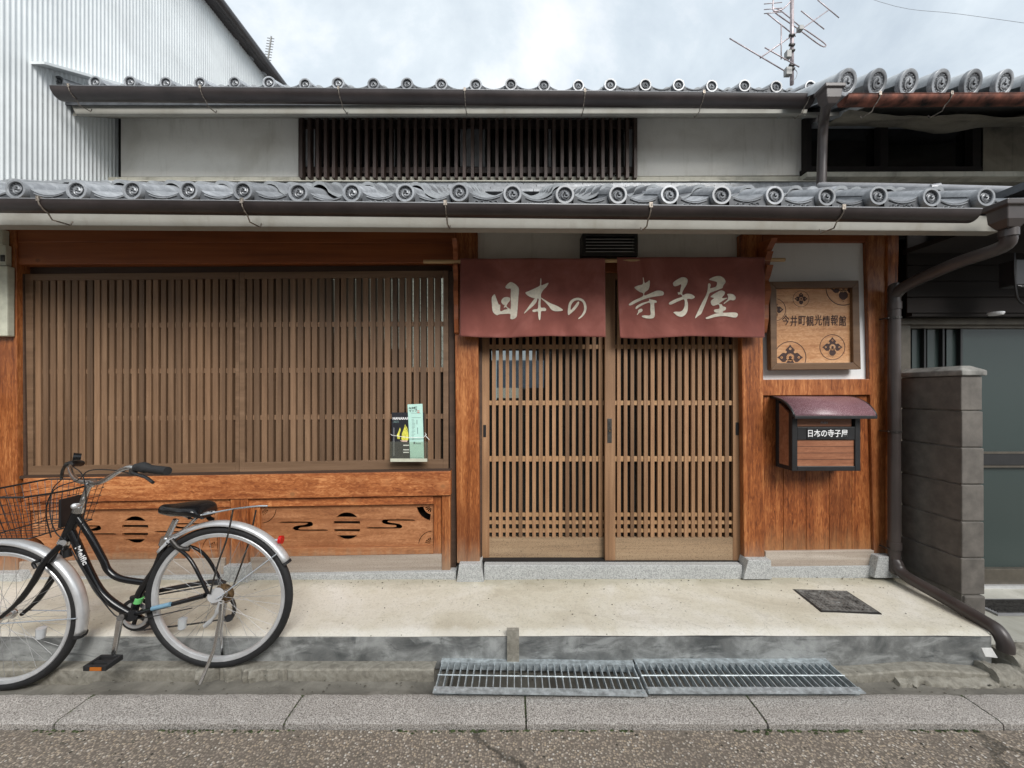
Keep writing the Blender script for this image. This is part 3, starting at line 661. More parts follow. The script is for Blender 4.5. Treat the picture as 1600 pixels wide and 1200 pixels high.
# entrance: lintel, plaster above, two sliding lattice doors, granite threshold
part(MB().q([(746.5, 355), (1157, 355), (1157, 405), (746.5, 405)], WD+.03, .06), 'plaster_panel', 'plaster_upper')
part(MB().r(746.8, 404, 1157, 424, WD+.0, .1), 'lintel', BW, bevel=.003)
part(MB().box(PX(756, 2.44), PX(1161, 2.44), 2.445, 2.66, PH-.02, PZ(876.3, 2.51)), 'threshold_stone', 'granite', bevel=.005)
part(MB().box(PX(752, 2.5), PX(1161, 2.5), 2.495, 2.60, PZ(876.3, 2.51)-.001, PZ(876.3, 2.51)+.003), 'door_track', 'black_wood')
def sliding_door(x0, x1, lw, rw, s0, s1, ns, d, hl, lock):
    fr = MB(); yb = 877
    fr.r(x0, 424, x0+lw, yb, d, .036); fr.r(x1-rw, 424, x1, yb, d, .036); fr.r(x0+lw, 424, x1-rw, 436, d+.001, .034)
    door = part(fr, 'sliding_door', 'door_wood', bevel=.0015)
    MB().r(x0+lw, 840, x1-rw, yb-.5, d+.003, .03).build('bottom_rail', 'door_bottom', door, bevel=.0012)
    wdt = 5.7/F*d; sm = MB().box(-wdt/2, wdt/2, 0, .022, 0, 1).mesh('slat', 'door_wood')
    zt = PZ(436, d); zb = PZ(840, d)
    for i in range(ns):
        x = s0+(s1-s0)*i/(ns-1)+random.uniform(-.25, .25)
        inst('slat', sm, door, (PX(x, d), d+.004+random.uniform(0, .001), zb), (random.uniform(.93, 1.07), 1, zt-zb))
    for y0, y1 in ((538.5, 545), (626, 633), (713, 721), (801.5, 807), (813.8, 819), (826.5, 832)):
        MB().r(x0+lw, y0, x1-rw, y1, d+.0105, .013).build('cross_rail', 'door_wood_h', door)
    MB().r(x0+lw-1, 434, x1-rw+1, 842, d+.027, .004).build('glass_pane', 'glass_clear', door)
    for a, y0, y1, wd_ in hl:
        hb = MB(); hb.r(a, y0, a+wd_, y1, d-.0015, .003); o = hb.build('pull_handle', 'black_metal', door)
    if lock:
        a, y0, y1 = lock; MB().r(a, y0, a+7, y1, d-.002, .004).build('lock_plate', 'dark_steel', door, bevel=.0008)
        cyl = MB().lathe([(0, -.006), (.005, -.006), (.006, -.003), (.006, 0)], 12, at=(PX(a+3.5, d), d-.001, PZ((y0+y1)/2, d))); cyl.build('lock_cylinder', 'brass_dirty', door)
sliding_door(752, 958, 12.5, 9, 771.8, 938.9, 17, WD+.072, [(755, 664, 683, 4.5)], None)
sliding_door(945.5, 1160.5, 16, 15, 967.5, 1136.5, 17, WD+.03, [(1149.5, 660, 680, 5)], (949, 654, 692))
part(MB().r(741, 424, 753, 878, WD+.05, .08), 'door_jamb', 'recess_wood'); part(MB().r(1160.6, 424, 1166, 878, WD+.05, .08), 'door_jamb', 'recess_wood')
# right bay: plaster, rail, vertical boards
part(MB().q([(1191.5, 366), (1353, 366), (1353, 378), (1191.5, 378)], WD-.002, .1), 'beam', BW, bevel=.003)
part(MB().q([(1191, 378.4), (1353.5, 378.4), (1359, 593), (1190, 593)], WD+.02, .06), 'plaster_panel', 'plaster_white')
part(MB().q([(1191.5, 593), (1359, 592), (1362, 617), (1191.5, 618)], WD-.008, .1), 'rail', 'post_wood', bevel=.003)
bx = [1193, 1224, 1259.7, 1295.7, 1331.5, 1366.5]
for i in range(5):
    part(MB().q([(bx[i]+.35, 617), (bx[i+1]-.35, 617), (bx[i+1]-.35, 861.5), (bx[i]+.35, 861.5)], WD+.012+.002*(i % 2), .05), 'wall_board', 'board_wood', bevel=.0018)
part(MB().q([(1196, 862), (1366, 860), (1367, 884), (1197, 886)], WD-.008, .1), 'base_board', 'grey_wood', bevel=.003)
part(MB().q([(1203, 886.5), (1366, 884.5), (1366, 903), (1204, 906)], WD-.02, .12), 'sill_stone', 'granite', bevel=.003)
# walls and ceiling of the dark rooms behind
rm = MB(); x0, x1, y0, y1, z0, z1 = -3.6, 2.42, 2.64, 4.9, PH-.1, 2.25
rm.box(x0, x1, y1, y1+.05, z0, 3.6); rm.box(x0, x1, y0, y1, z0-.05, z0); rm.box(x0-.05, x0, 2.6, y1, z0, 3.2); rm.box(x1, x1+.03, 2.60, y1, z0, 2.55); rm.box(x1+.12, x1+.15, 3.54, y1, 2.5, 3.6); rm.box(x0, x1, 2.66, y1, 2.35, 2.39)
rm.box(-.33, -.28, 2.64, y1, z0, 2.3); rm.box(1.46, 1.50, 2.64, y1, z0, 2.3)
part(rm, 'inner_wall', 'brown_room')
part(MB().box(-.12, .16, 3.6, 3.62, 1.35, 1.66), 'wall_poster', 'curtain_pale')
part(MB().box(-.27, 1.45, 4.2, 4.5, PH-.1, .85), 'counter', 'recess_wood')
# lower eave: plastered soffit, fascia
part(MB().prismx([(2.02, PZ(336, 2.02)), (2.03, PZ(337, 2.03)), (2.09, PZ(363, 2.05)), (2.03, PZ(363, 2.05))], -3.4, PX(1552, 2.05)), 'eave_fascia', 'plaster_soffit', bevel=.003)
sf = MB(); n = 0
def ez(px): return -.0082*(px-30)/1500*3.1      # the eave falls slightly towards the rain-pipe end
e_ = []
for (xx) in (-3.4, PX(1552, 2.05)):
    e_.append(xx)
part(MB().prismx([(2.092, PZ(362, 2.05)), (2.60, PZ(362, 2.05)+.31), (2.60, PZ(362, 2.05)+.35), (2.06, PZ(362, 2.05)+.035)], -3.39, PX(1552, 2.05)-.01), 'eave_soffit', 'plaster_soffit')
for o in [o for o in H.children if o.name.startswith('eave_')]: o.rotation_euler = (0, R(.36), 0); o.location.z += .012
# ---- tiles
def roll_profile(w_, r_=.046, depth=.030, n=7):
    pts = []
    for i in range(n+1):
        a = math.pi*(1-i/n)*.92+math.pi*.04; pts.append((r_*math.cos(a), r_*.95*math.sin(a)))
    x0 = pts[-1][0]; z0 = pts[-1][1]; x1 = w_-r_*.9
    for i in range(1, 9):
        t_ = i/8; pts.append((x0+(x1-x0)*t_, z0*(1-t_)+.004*t_-depth*math.sin(math.pi*t_)**.8))
    return pts
TW = .2645
def tile_mesh(name, length=.262, slope=.0, w_=TW, eave=False, mat='roof_tile'):
    pr = roll_profile(w_); mb = MB(); th = .016; m = len(pr)
    for y, ez_ in ((0, 0), (length, 0)):
        mb.v += [(x, y, z) for x, z in pr]
    for y in (0, length): mb.v += [(x*.97, y, z-th) for x, z in pr]
    for i in range(m-1):
        mb.f.append((i, i+1, m+i+1, m+i)); mb.f.append((2*m+i, 3*m+i, 3*m+i+1, 2*m+i+1)); mb.mi.setdefault('tile_light', []).append(len(mb.f)); mb.f.append((i, 2*m+i, 2*m+i+1, i+1))  # front lip faces take the lighter colour: a painted edge highlight
    return mb
def tomoe(mb, cx_, y, cz, r_, seg=26):
    ax = -1
    prof = [(0, y-.006), (r_*.66, y-.006), (r_*.70, y-.014), (r_*.76, y-.018), (r_*.96, y-.018), (r_, y-.012), (r_, y+.03)]
    f0_ = len(mb.f); mb.lathe(prof, seg, at=(cx_, 0, cz)); mb.mi.setdefault('tile_groove', []).extend(i for i in range(f0_, len(mb.f)) if (i-f0_) % 6 in (0, 1))
    for k_ in range(3):
        pts = []; rr = []
        for i in range(9):
            t_ = i/8; a = k_*2*math.pi/3+t_*2.9; q = r_*(.20+.27*t_); pts.append((cx_+q*math.cos(a), y-.010, cz+q*math.sin(a))); rr.append(r_*(.125*(1-t_)**.8+.02))
        mb.tube(pts, rr, 6)
    for k_ in range(14):
        a = k_*2*math.pi/14; q = r_*.60; c = (cx_+q*math.cos(a), y-.009, cz+q*math.sin(a)); s = r_*.075; n_ = len(mb.v)
        mb.v += [(c[0]+s, c[1]+.004, c[2]), (c[0], c[1]+.004, c[2]+s), (c[0]-s, c[1]+.004, c[2]), (c[0], c[1]+.004, c[2]-s), (c[0], c[1]-.005, c[2])]
        mb.f += [(n_, n_+1, n_+4), (n_+1, n_+2, n_+4), (n_+2, n_+3, n_+4), (n_+3, n_, n_+4)]
def eave_tile(slope, dr=.048):
    mb = tile_mesh('eave_tile'); mb.v = [(x, y, z+y*slope) for x, y, z in mb.v]; tomoe(mb, 0, -.004, -.004, dr)
    pr = roll_profile(TW)[7:]                      # scalloped apron under the pan
    n_ = len(mb.v); m = len(pr); zb = -.062
    front = [(x, -.003, z+.0) for x, z in pr]; low = [(x, -.003, max(zb, zb+.05*(abs((i/(m-1))-.5)*2)**3) if False else zb) for i, (x, z) in enumerate(pr)]
    mb.v += front+low+[(x, .02, z) for x, y, z in front]+[(x, .02, z) for x, y, z in low]
    f0_ = len(mb.f); mb.mi['tile_groove'] = mb.mi.get('tile_groove', [])+[f0_+2*i for i in range(m-1)]
    for i in range(m-1): mb.f += [(n_+i, n_+i+1, n_+m+i+1, n_+m+i), (n_+m+i, n_+m+i+1, n_+3*m+i+1, n_+3*m+i)]
    # arabesque relief: rim line and scrolls
    rim = [(x, -.006, z-.010) for x, z in pr[1:-1]]; mb.tube(rim, .0028, 5)
    for sg in (-1, 1):
        for j in (0, 1):
            c0 = .132+sg*(.020+.026*j); pts = [(c0+sg*.012*math.cos(a)*(1-a/9), -.006, zb+.013+.010*math.sin(a)*(1-a/9)) for a in [i*.8 for i in range(8)]]; mb.tube(pts, .0022, 4)
    return mb
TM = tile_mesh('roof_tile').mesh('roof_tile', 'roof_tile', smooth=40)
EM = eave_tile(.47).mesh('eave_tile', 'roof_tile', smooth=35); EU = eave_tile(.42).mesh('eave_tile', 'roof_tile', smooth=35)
def interp(lst, i):
    if i < 0: return lst[0]+(lst[1]-lst[0])*i
    if i > len(lst)-1: return lst[-1]+(lst[-1]-lst[-2])*(i-len(lst)+1)
    k_ = min(int(i), len(lst)-2); return lst[k_]+(lst[k_+1]-lst[k_])*(i-k_)
def tiled_roof(roof, discs, d, yfun, slope, rows, xs_clip=None, step=.225, discscale=1):
    an = math.atan(slope)
    for i in range(len(discs)-1):
        x0 = PX(discs[i], d); w_ = PX(discs[i+1], d)-x0; z = PZ(yfun(discs[i]), d)
        for r_ in range(rows):
            tx = x0+random.uniform(-.0015, .0015); s = step*r_
            y = d+s*math.cos(an); zz_ = z+.002+s*math.sin(an)+(.017 if r_ else 0)
            o = inst('eave_tile' if r_ == 0 else 'roof_tile', (EM if d < 2.5 else EU) if r_ == 0 else TM, roof, (tx, y, zz_), (w_/TW, 1, w_/TW*.35+.65), (an-.06+random.uniform(-.005, .005), 0, random.uniform(-.006, .006)))
            if r_ == 0: o.rotation_euler = (random.uniform(-.03, .03), random.uniform(-.025, .025), random.uniform(-.04, .04)); o.location.y += random.uniform(-.006, .006); o.location.z += random.uniform(-.003, .003)
        if True:
            pass
lo = [-58, 34, 124, 213, 300, 384, 468, 552, 634, 718, 801, 882, 964, 1044, 1124, 1207, 1288, 1366, 1448, 1531, 1612]
LD = 2.0; LS = .50
deck = MB().prismx([(LD+.03, PZ(318, LD)-.01), (3.50, PZ(318, LD)-.01+1.47*LS), (3.50, PZ(318, LD)-.04+1.47*LS), (LD+.03, PZ(318, LD)-.04)], -3.44, PX(1552, LD))
lroof = part(deck, 'lower_roof', 'tile_groove')
tiled_roof(lroof, [-240, -149]+lo[:21], LD, lambda x: 298.5+(x-34)*.0082, LS, 6, step=.235)
# stacked thin tiles against the upper wall
nz = [284.6, 289.2, 293.8, 298.4]
nm = {}
for j, y in enumerate(nz):
    x = -3.4+.11*j
    while x < 2.60:
        w_ = .25; mbn = nm.setdefault('n', MB().box(0, .246, 0, .10, 0, .0215).mesh('ridge_tile', 'roof_tile'))
        inst('flashing_tile', mbn, lroof, (x, 3.36-.012*j-.0, PZ(y, 3.36)-.0215), (1, 1, 1), (0, 0, random.uniform(-.01, .01))); x += w_
part(MB().box(-3.4, 2.6, 3.345, 3.46, PZ(284.4, 3.36), PZ(283.0, 3.36)), 'flashing_strip', 'cream_ledge')
part(MB().box(-3.4, 2.6, 3.385, 3.44, PZ(310, 3.36), PZ(284, 3.36)), 'mortar_bed', 'tile_groove')
# upper wall
UD = 3.46
part(MB().q([(189, 165), (466, 165), (466, 276), (189, 276)], UD, .08), 'upper_plaster_wall', 'plaster_upper')
part(MB().q([(996, 165), (1258, 165), (1258, 274), (996, 275)], UD, .08), 'upper_plaster_wall', 'plaster_upper')
part(MB().q([(466, 165), (996, 165), (996, 181), (466, 181)], UD, .08), 'upper_plaster_wall', 'plaster_upper')
part(MB().q([(140, 276.3), (1262, 275.3), (1262, 283), (140, 284)], UD-.05, .12), 'ledge_board', 'cream_ledge', bevel=.004)
part(MB().q([(185, 170), (189, 170), (189, 276), (185, 276)], UD+.02, .08), 'wall_end_board', 'black_wood')
ul = MB(); ul.r(467, 187, 995, 198, UD-.04, .03); ul.r(467, 261, 995, 270, UD-.04, .03); ul.r(466.5, 181, 470, 275, UD-.02, .06); ul.r(992, 181, 995.5, 275, UD-.02, .06)
ul = part(ul, 'upper_lattice_window', 'dark_slat')
sm = MB().box(-.0125, .0125, 0, .055, 0, 1).mesh('slat', 'dark_slat')
ud = UD-.11
for i in range(42):
    x = 470+(993.4-470)*i/41; zb = PZ(277.5, ud); zt = PZ(181, ud)
    inst('slat', sm, ul, (PX(x, ud), ud, zb), (1, 1, zt-zb))
MB().r(466, 181, 996, 276, UD+.05, .01).build('glass_pane', 'glass_dark', ul)
for a, b_ in ((476, 492), (612, 617), (719, 758), (857, 861), (975, 991)): MB().r(a, 199, b_, 260, UD+.03, .008).build('paper_screen', 'curtain_pale', ul)
for a in (545, 676, 812, 930): MB().r(a-3, 198, a+3, 262, UD+.03, .02).build('sash_stile', 'dark_slat', ul)
# upper eave
up = [96, 152, 207, 262, 315, 370, 423, 478, 530, 585, 637, 690, 744, 798, 850, 903, 953, 1007, 1059, 1110, 1161, 1211, 1264, 1312]
UE = 3.04
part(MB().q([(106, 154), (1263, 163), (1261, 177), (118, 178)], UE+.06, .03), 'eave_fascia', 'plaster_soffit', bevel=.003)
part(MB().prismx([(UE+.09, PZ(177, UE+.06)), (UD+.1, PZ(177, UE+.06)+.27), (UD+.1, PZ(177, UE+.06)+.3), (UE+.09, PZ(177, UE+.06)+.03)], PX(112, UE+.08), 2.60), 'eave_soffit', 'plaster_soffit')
zt = PZ(148, UE)
uroof = part(MB().prismx([(UE+.04, zt), (5.2, zt+2.16*.45), (5.2, zt-.05+2.16*.45), (UE+.04, zt-.05)], PX(84, UE), 2.62), 'upper_roof', 'tile_groove')
tiled_roof(uroof, up, UE, lambda x: 131+(x-96)*.0052, .45, 5, step=.235)
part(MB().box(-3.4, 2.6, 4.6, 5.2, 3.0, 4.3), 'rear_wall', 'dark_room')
# gutters
def gutter(pa, pb, d, r_, mat='gutter_brown', name='gutter', lip=True, parent=None, nbr=()):
    """half-round gutter hung between two measured lip points"""
    A = Vector((PX(pa[0], d), d, PZ(pa[1], d))); B = Vector((PX(pb[0], d), d, PZ(pb[1], d))); mb = MB(); m = 11
    for Q in (A, B):
        for k_ in range(m): a = math.pi*k_/(m-1); mb.v.append((Q.x, Q.y+r_-r_*math.cos(a), Q.z-r_*1.0*math.sin(a)))
        for k_ in range(m): a = math.pi*k_/(m-1); mb.v.append((Q.x, Q.y+r_-(r_-.003)*math.cos(a), Q.z-(r_-.003)*math.sin(a)))
    for k_ in range(m-1):
        mb.f += [(k_, k_+1, 2*m+k_+1, 2*m+k_), (m+k_, 3*m+k_, 3*m+k_+1, m+k_+1)]
    mb.f += [tuple(range(0, m)), tuple(range(2*m, 3*m))]
    g = mb.build(name, mat, parent or H, smooth=40)
    if lip: MB().tube([A+Vector((0, .001, 0)), B+Vector((0, .001, 0))], .0032, 6).build('gutter_lip', 'lip_grey' if mat == 'gutter_brown' else mat, g, smooth=True)
    for x in nbr:
        t_ = (x-pa[0])/(pb[0]-pa[0]); Q = A+(B-A)*t_
        pts = [(Q.x, Q.y+r_*2+.02, Q.z+.015), (Q.x, Q.y-.004, Q.z+.008)]+[(Q.x+.0*a, Q.y+r_-(r_+.004)*math.cos(a), Q.z-(r_+.004)*math.sin(a)) for a in [0, .5, 1.0, 1.4]]
        pts += [(Q.x, Q.y+r_+.01, Q.z-r_-.030), (Q.x, Q.y+r_+.09, Q.z-r_-.022), (Q.x, Q.y+r_+.10, Q.z-r_+.0)]
        MB().tube(pts, .0035, 5).build('gutter_bracket', 'bracket_steel', g, smooth=True)
        MB().box(Q.x-.008, Q.x+.008, Q.y-.005, Q.y-.001, Q.z-.012, Q.z+.012).build('bracket_clip', 'bracket_steel', g)
    return g
gutter((-60, 309), (1535, 326), 1.87, .046, nbr=(60, 378, 696, 1017, 1318), name='lower_gutter')
gutter((77, 133), (1275, 145.5), 2.90, .062, nbr=(107, 313, 529, 726, 914, 1100, 1265), name='upper_gutter')
# rain heads and pipes
def hopper(cx_, cy_, d, s, name='rain_hopper'):
    X0, Z0 = PX(cx_, d), PZ(cy_, d); mb = MB()
    secs = [(.060, .0), (.060, -.022), (.048, -.026), (.044, -.075), (.026, -.105)]
    n0 = 0
    for r_, z in secs: mb.v += [(X0+s*r_*a, d+s*r_*b_, Z0+s*z) for a, b_ in ((-1, -.8), (1, -.8), (1, .8), (-1, .8))]
    for i in range(len(secs)-1):
        for k_ in range(4): mb.f.append((i*4+k_, i*4+(k_+1) % 4, i*4+4+(k_+1) % 4, i*4+4+k_))
    mb.f += [(0, 1, 2, 3), tuple(len(secs)*4-4+k_ for k_ in range(4))]
    return mb.build(name, 'pipe_brown', H, bevel=.004)
hopper(1296, 138, 2.66, 1.12); hopper(1575, 318, 1.89, 1.15)
def pipe(pts, r_, name, mat='pipe_brown', parent=None, collars=()):
    p = MB().tube(smoothline([tuple(Vector(q)) for q in pts], 5), r_, 14).build(name, mat, parent or H, smooth=50)
    for (c, dr_) in collars:
        c = Vector(c); dr_ = Vector(dr_).normalized()*.022; MB().tube([c-dr_, c+dr_], r_*1.13, 14).build('pipe_collar', mat, p, smooth=50)
    return p
dU = 2.88
p0 = P(1293, 158, dU); p1 = P(1284, 178, 2.94)
pipe([P(1293, 160, 2.67), P(1290, 172, 2.74), P(1286, 200, 2.93), P(1283.5, 284, 2.97), P(1283, 288, 2.97)], .031, 'down_pipe', collars=[(P(1287, 184, 2.91), (0, 0, 1))])
pipe([P(1283, 289, 2.97), P(1290, 291, 2.94), P(1400, 293.5, 2.62), P(1500, 297, 2.35), P(1585, 300, 2.17)], .028, 'roof_pipe', 'lip_grey', collars=[(P(1460, 295.6, 2.45), (1, -.5, -.05))])
hx = PX(1576, 1.90)
pp = [(hx, 1.90, PZ(352, 1.9)), (hx, 1.90, PZ(368, 1.9)), (hx+.004, 1.93, PZ(385, 1.92)), (2.345, 2.10, PZ(412, 2.10)), (2.335, 2.34, PZ(445, 2.34)), (2.332, 2.415, PZ(462, 2.4)), (2.330, 2.418, PZ(480, 2.42)),
      (2.330, 2.418, PZ(860, 2.42)), (2.330, 2.41, PZ(874, 2.42)), (2.332, 2.36, PH+.075), (2.334, 2.16, PH+.05), (2.336, 1.96, PH+.025), (2.337, 1.91, PH+.012), (2.338, 1.882, PH-.03), (2.338, 1.880, PH-.065)]
pipe(pp, .031, 'down_pipe', collars=[((hx, 1.90, PZ(363, 1.9)), (0, 0, 1)), ((2.33, 2.418, PZ(478, 2.42)), (0, 0, 1)), ((2.33, 2.418, PZ(852, 2.42)), (0, 0, 1))])
for y in (497, 674, 857):
    br = MB().lathe([(.0325, -.006), (.0345, -.006), (.0345, .006), (.0325, .006)], 18, axis='z', at=(2.33, 2.418, PZ(y, 2.42)), close=True); br.box(2.285, 2.292, 2.41, 2.47, PZ(y, 2.42)-.004, PZ(y, 2.42)+.004); br.build('pipe_clamp', 'dark_steel', H)
# ventilation grille
v_ = MB(); vd = 2.415
v_.r(910, 364, 997, 368.5, vd, .1); v_.r(910, 394, 997, 400, vd, .1); v_.r(910, 368.5, 915.5, 394, vd, .1); v_.r(991.5, 368.5, 997, 394, vd, .1); v_.r(915, 368, 992, 395, vd+.05, .02)
vg = part(v_, 'air_vent', 'black_metal', bevel=.003)
for i in range(5):
    y = 371.5+i*4.9; a = MB(); zz_ = PZ(y, vd); a.v = [(PX(915.5, vd), vd+.004, zz_-.009), (PX(991.5, vd), vd+.004, zz_-.009), (PX(991.5, vd), vd+.032, zz_+.004), (PX(915.5, vd), vd+.032, zz_+.004), (PX(915.5, vd), vd+.004, zz_-.006), (PX(991.5, vd), vd+.004, zz_-.006), (PX(991.5, vd), vd+.032, zz_+.007), (PX(915.5, vd), vd+.032, zz_+.007)]
    a.f = [(0, 1, 2, 3), (4, 7, 6, 5), (0, 4, 5, 1), (1, 5, 6, 2), (2, 6, 7, 3), (3, 7, 4, 0)]; a.build('louvre', 'rim_alloy', vg)
# scalloped brackets that carry the curtain pole
def bracket(x0, x1):
    Y = lambda u: WD-.012-u; pts = []
    ys = [380, 383, 398, 400, 399, 414, 417, 420, 436, 440, 458, 478, 500, 520]
    us = [.02, .115, .055, .055, .075, .045, .04, .075, .045, .03, .055, .03, .03, .012]
    prof = [(Y(0), PZ(380, 2.46))]+[(Y(u+.01), PZ(y, 2.46)) for y, u in zip(ys, us)]+[(Y(0), PZ(522, 2.46))]
    part(MB().prismx(prof, x0, x1), 'curtain_bracket', 'beam_wood', bevel=.002)
bracket(PX(711, WD), PX(718, WD)); bracket(1.535, 1.572)

# ================================================================ NOREN (shop curtain)
ND = 2.405
nr = thing('shop_curtain', 'dark red split cloth curtain with pale brushed characters hanging over the lattice doors', 'curtain', (PX(957, ND), ND, PZ(528, ND)))
def wave(x, z):
    t_ = (PZ(404, ND)-z)/.48
    return -.003-(.25+.75*t_)*(.012*math.sin(x*6.1+.6)+.011*math.sin(x*15.3+2.1+z*2)+.0045*math.sin(x*37+z*7))-.012*t_*t_
def curtain(xl, xr, yt, c):
    (a, b_), (cc, dd) = xl, xr
    def fn(u, v):
        px = (a+(cc-a)*v)*(1-u)+(b_+(dd-b_)*v)*u if False else (xl[0]+(xr[0]-xl[0])*u)*(1-v)+(xl[1]+(xr[1]-xl[1])*u)*v
        py = yt+(c(u)-yt)*v; X_, Z_ = PX(px, ND), PZ(py, ND)
        return (X_, ND+wave(X_, Z_), Z_)
    o = MB().grid(fn, 90, 40).build('curtain_panel', 'noren_cloth', nr, smooth=True)
    s = o.modifiers.new('solid', 'SOLIDIFY'); s.thickness = .0016; s.offset = 0
    return o
curtain((719.5, 718.5), (945.5, 945), 404, lambda u: 526+1.5*math.sin(u*6)+2*u)
curtain((964, 968.5), (1195.5, 1194.5), 402, lambda u: 528-1.2*u+1.3*math.sin(u*9))
pole = MB().tube([P(662, 409, ND+.012), P(1226, 406, ND+.012)], .0115, 10).build('curtain_pole', 'bamboo', nr, smooth=50)
# brushed characters, traced stroke by stroke
def glyph(loops_list, org, s, name):
    ms = []
    for i, loops in enumerate(loops_list):
        me = plate([[(PX(org[0]+a/s, ND), PZ(org[1]+b_/s, ND)) for a, b_ in smoothline(lp, 4, True)] for lp in loops], .0004)
        for v in me.vertices: v.co.y -= .00012*i
        ms.append(me)
    bm = bmesh.new(); bm.from_mesh(merge(ms, name))
    for ax, st in ((0, .008), (2, .012)):
        lo_ = min(v.co[ax] for v in bm.verts); hi_ = max(v.co[ax] for v in bm.verts); q = lo_+st
        no = Vector((0, 0, 0)); no[ax] = 1
        while q < hi_:
            co = Vector((0, 0, 0)); co[ax] = q
            bmesh.ops.bisect_plane(bm, geom=bm.verts[:]+bm.edges[:]+bm.faces[:], plane_co=co, plane_no=no); q += st
    off = wloc(nr)
    for v in bm.verts: v.co.y += ND+wave(v.co.x, v.co.z)-.0042; v.co -= off
    me = bpy.data.meshes.new(name); bm.to_mesh(me); bm.free(); addmat(me, 'letter_cream'); return link(name, me, nr)
S1 = 1600/170; O1 = (760, 430)
glyph([[[(80, 330), (118, 282), (135, 310), (160, 380), (182, 432), (205, 440), (205, 530), (270, 510), (330, 500), (355, 500), (360, 420), (357, 300), (357, 208), (315, 205), (280, 185), (300, 145), (350, 110), (400, 125), (450, 165), (478, 215), (470, 320), (462, 440), (452, 570), (440, 625), (390, 655), (352, 640), (350, 575), (260, 572), (195, 576), (155, 590), (110, 560), (90, 520), (82, 430)]],
       [[(218, 380), (250, 335), (300, 325), (345, 340), (348, 375), (320, 410), (298, 450), (310, 475), (345, 500), (320, 506), (285, 470), (262, 482), (258, 470), (268, 445), (235, 425)]]], O1, S1, 'character')
glyph([[[(797, 55), (806, 95), (803, 160), (850, 145), (910, 122), (880, 180), (830, 235), (800, 290), (797, 350), (792, 430), (798, 490), (850, 492), (872, 515), (860, 540), (802, 545), (795, 600), (785, 665), (770, 668), (757, 610), (752, 548), (700, 555), (672, 540), (690, 518), (750, 505), (757, 430), (762, 360), (700, 352), (620, 320), (572, 270), (620, 245), (700, 210), (782, 165), (786, 100)]],
       [[(715, 350), (745, 348), (735, 400), (690, 460), (620, 520), (560, 573), (556, 562), (600, 500), (650, 430)]],
       [[(800, 345), (850, 375), (930, 420), (1030, 455), (1095, 490), (1122, 518), (1080, 533), (1000, 536), (950, 515), (910, 465), (860, 410), (812, 368)]]], O1, S1, 'character')
glyph([[[(1340, 395), (1362, 405), (1345, 450), (1300, 510), (1240, 565), (1205, 590), (1194, 560), (1198, 480), (1215, 410), (1260, 360), (1330, 337), (1400, 350), (1450, 400), (1470, 480), (1450, 560), (1400, 620), (1352, 650), (1350, 636), (1395, 590), (1430, 520), (1430, 450), (1405, 395), (1350, 372), (1290, 385), (1250, 430), (1236, 480), (1240, 515), (1290, 460)]]], O1, S1, 'character')
S2 = 1600/180; O2 = (975, 425)
glyph([[[(148, 215), (200, 185), (262, 165), (262, 80), (272, 85), (286, 150), (320, 140), (350, 122), (352, 185), (335, 245), (288, 285), (287, 325), (360, 300), (440, 268), (500, 268), (540, 290), (535, 325), (500, 337), (400, 350), (300, 370), (200, 410), (100, 460), (68, 458), (80, 435), (150, 390), (262, 335), (262, 290), (215, 270)]],
       [[(162, 500), (180, 470), (250, 430), (340, 405), (345, 375), (370, 385), (435, 405), (440, 432), (412, 440), (415, 520), (418, 610), (395, 645), (330, 645), (270, 630), (250, 610), (290, 600), (362, 600), (362, 520), (358, 432), (300, 440), (220, 480), (175, 512)]],
       [[(200, 530), (240, 507), (262, 525), (250, 550), (215, 565), (190, 592), (182, 588), (200, 555)]]], O2, S2, 'character')
glyph([[[(668, 165), (700, 130), (780, 85), (840, 85), (872, 115), (860, 175), (820, 240), (792, 295), (800, 330), (850, 312), (920, 315), (965, 340), (970, 360), (930, 382), (860, 385), (868, 450), (860, 540), (830, 600), (780, 632), (720, 618), (690, 590), (668, 570), (700, 560), (760, 560), (800, 530), (822, 470), (815, 392), (740, 415), (640, 460), (608, 450), (625, 425), (700, 385), (790, 352), (765, 320), (740, 325), (732, 292), (758, 290), (770, 240), (778, 182), (730, 200), (685, 205)]]], O2, S2, 'character')
glyph([[[(1155, 175), (1175, 165), (1190, 190), (1180, 232), (1225, 225), (1265, 205), (1275, 150), (1215, 130), (1172, 115), (1185, 98), (1250, 70), (1320, 65), (1375, 100), (1392, 150), (1360, 200), (1350, 230), (1280, 260), (1200, 290), (1170, 310), (1130, 420), (1090, 520), (1060, 585), (1010, 620), (972, 650), (975, 625), (1020, 540), (1080, 420), (1130, 320), (1150, 240)]],
       [[(1185, 350), (1260, 295), (1330, 265), (1380, 285), (1375, 320), (1340, 370), (1408, 368), (1408, 375), (1340, 415), (1300, 448), (1335, 460), (1350, 485), (1390, 500), (1385, 535), (1350, 555), (1352, 575), (1440, 572), (1520, 575), (1548, 600), (1530, 638), (1480, 640), (1380, 622), (1260, 630), (1150, 658), (1122, 645), (1160, 622), (1240, 590), (1300, 578), (1250, 572), (1228, 550), (1240, 530), (1300, 515), (1290, 460), (1225, 478), (1195, 455), (1190, 410), (1230, 370)]],
       [[(1415, 315), (1480, 318), (1518, 350), (1518, 390), (1490, 405), (1450, 400), (1400, 430), (1370, 452), (1365, 440), (1415, 395), (1425, 350)]]], O2, S2, 'character')

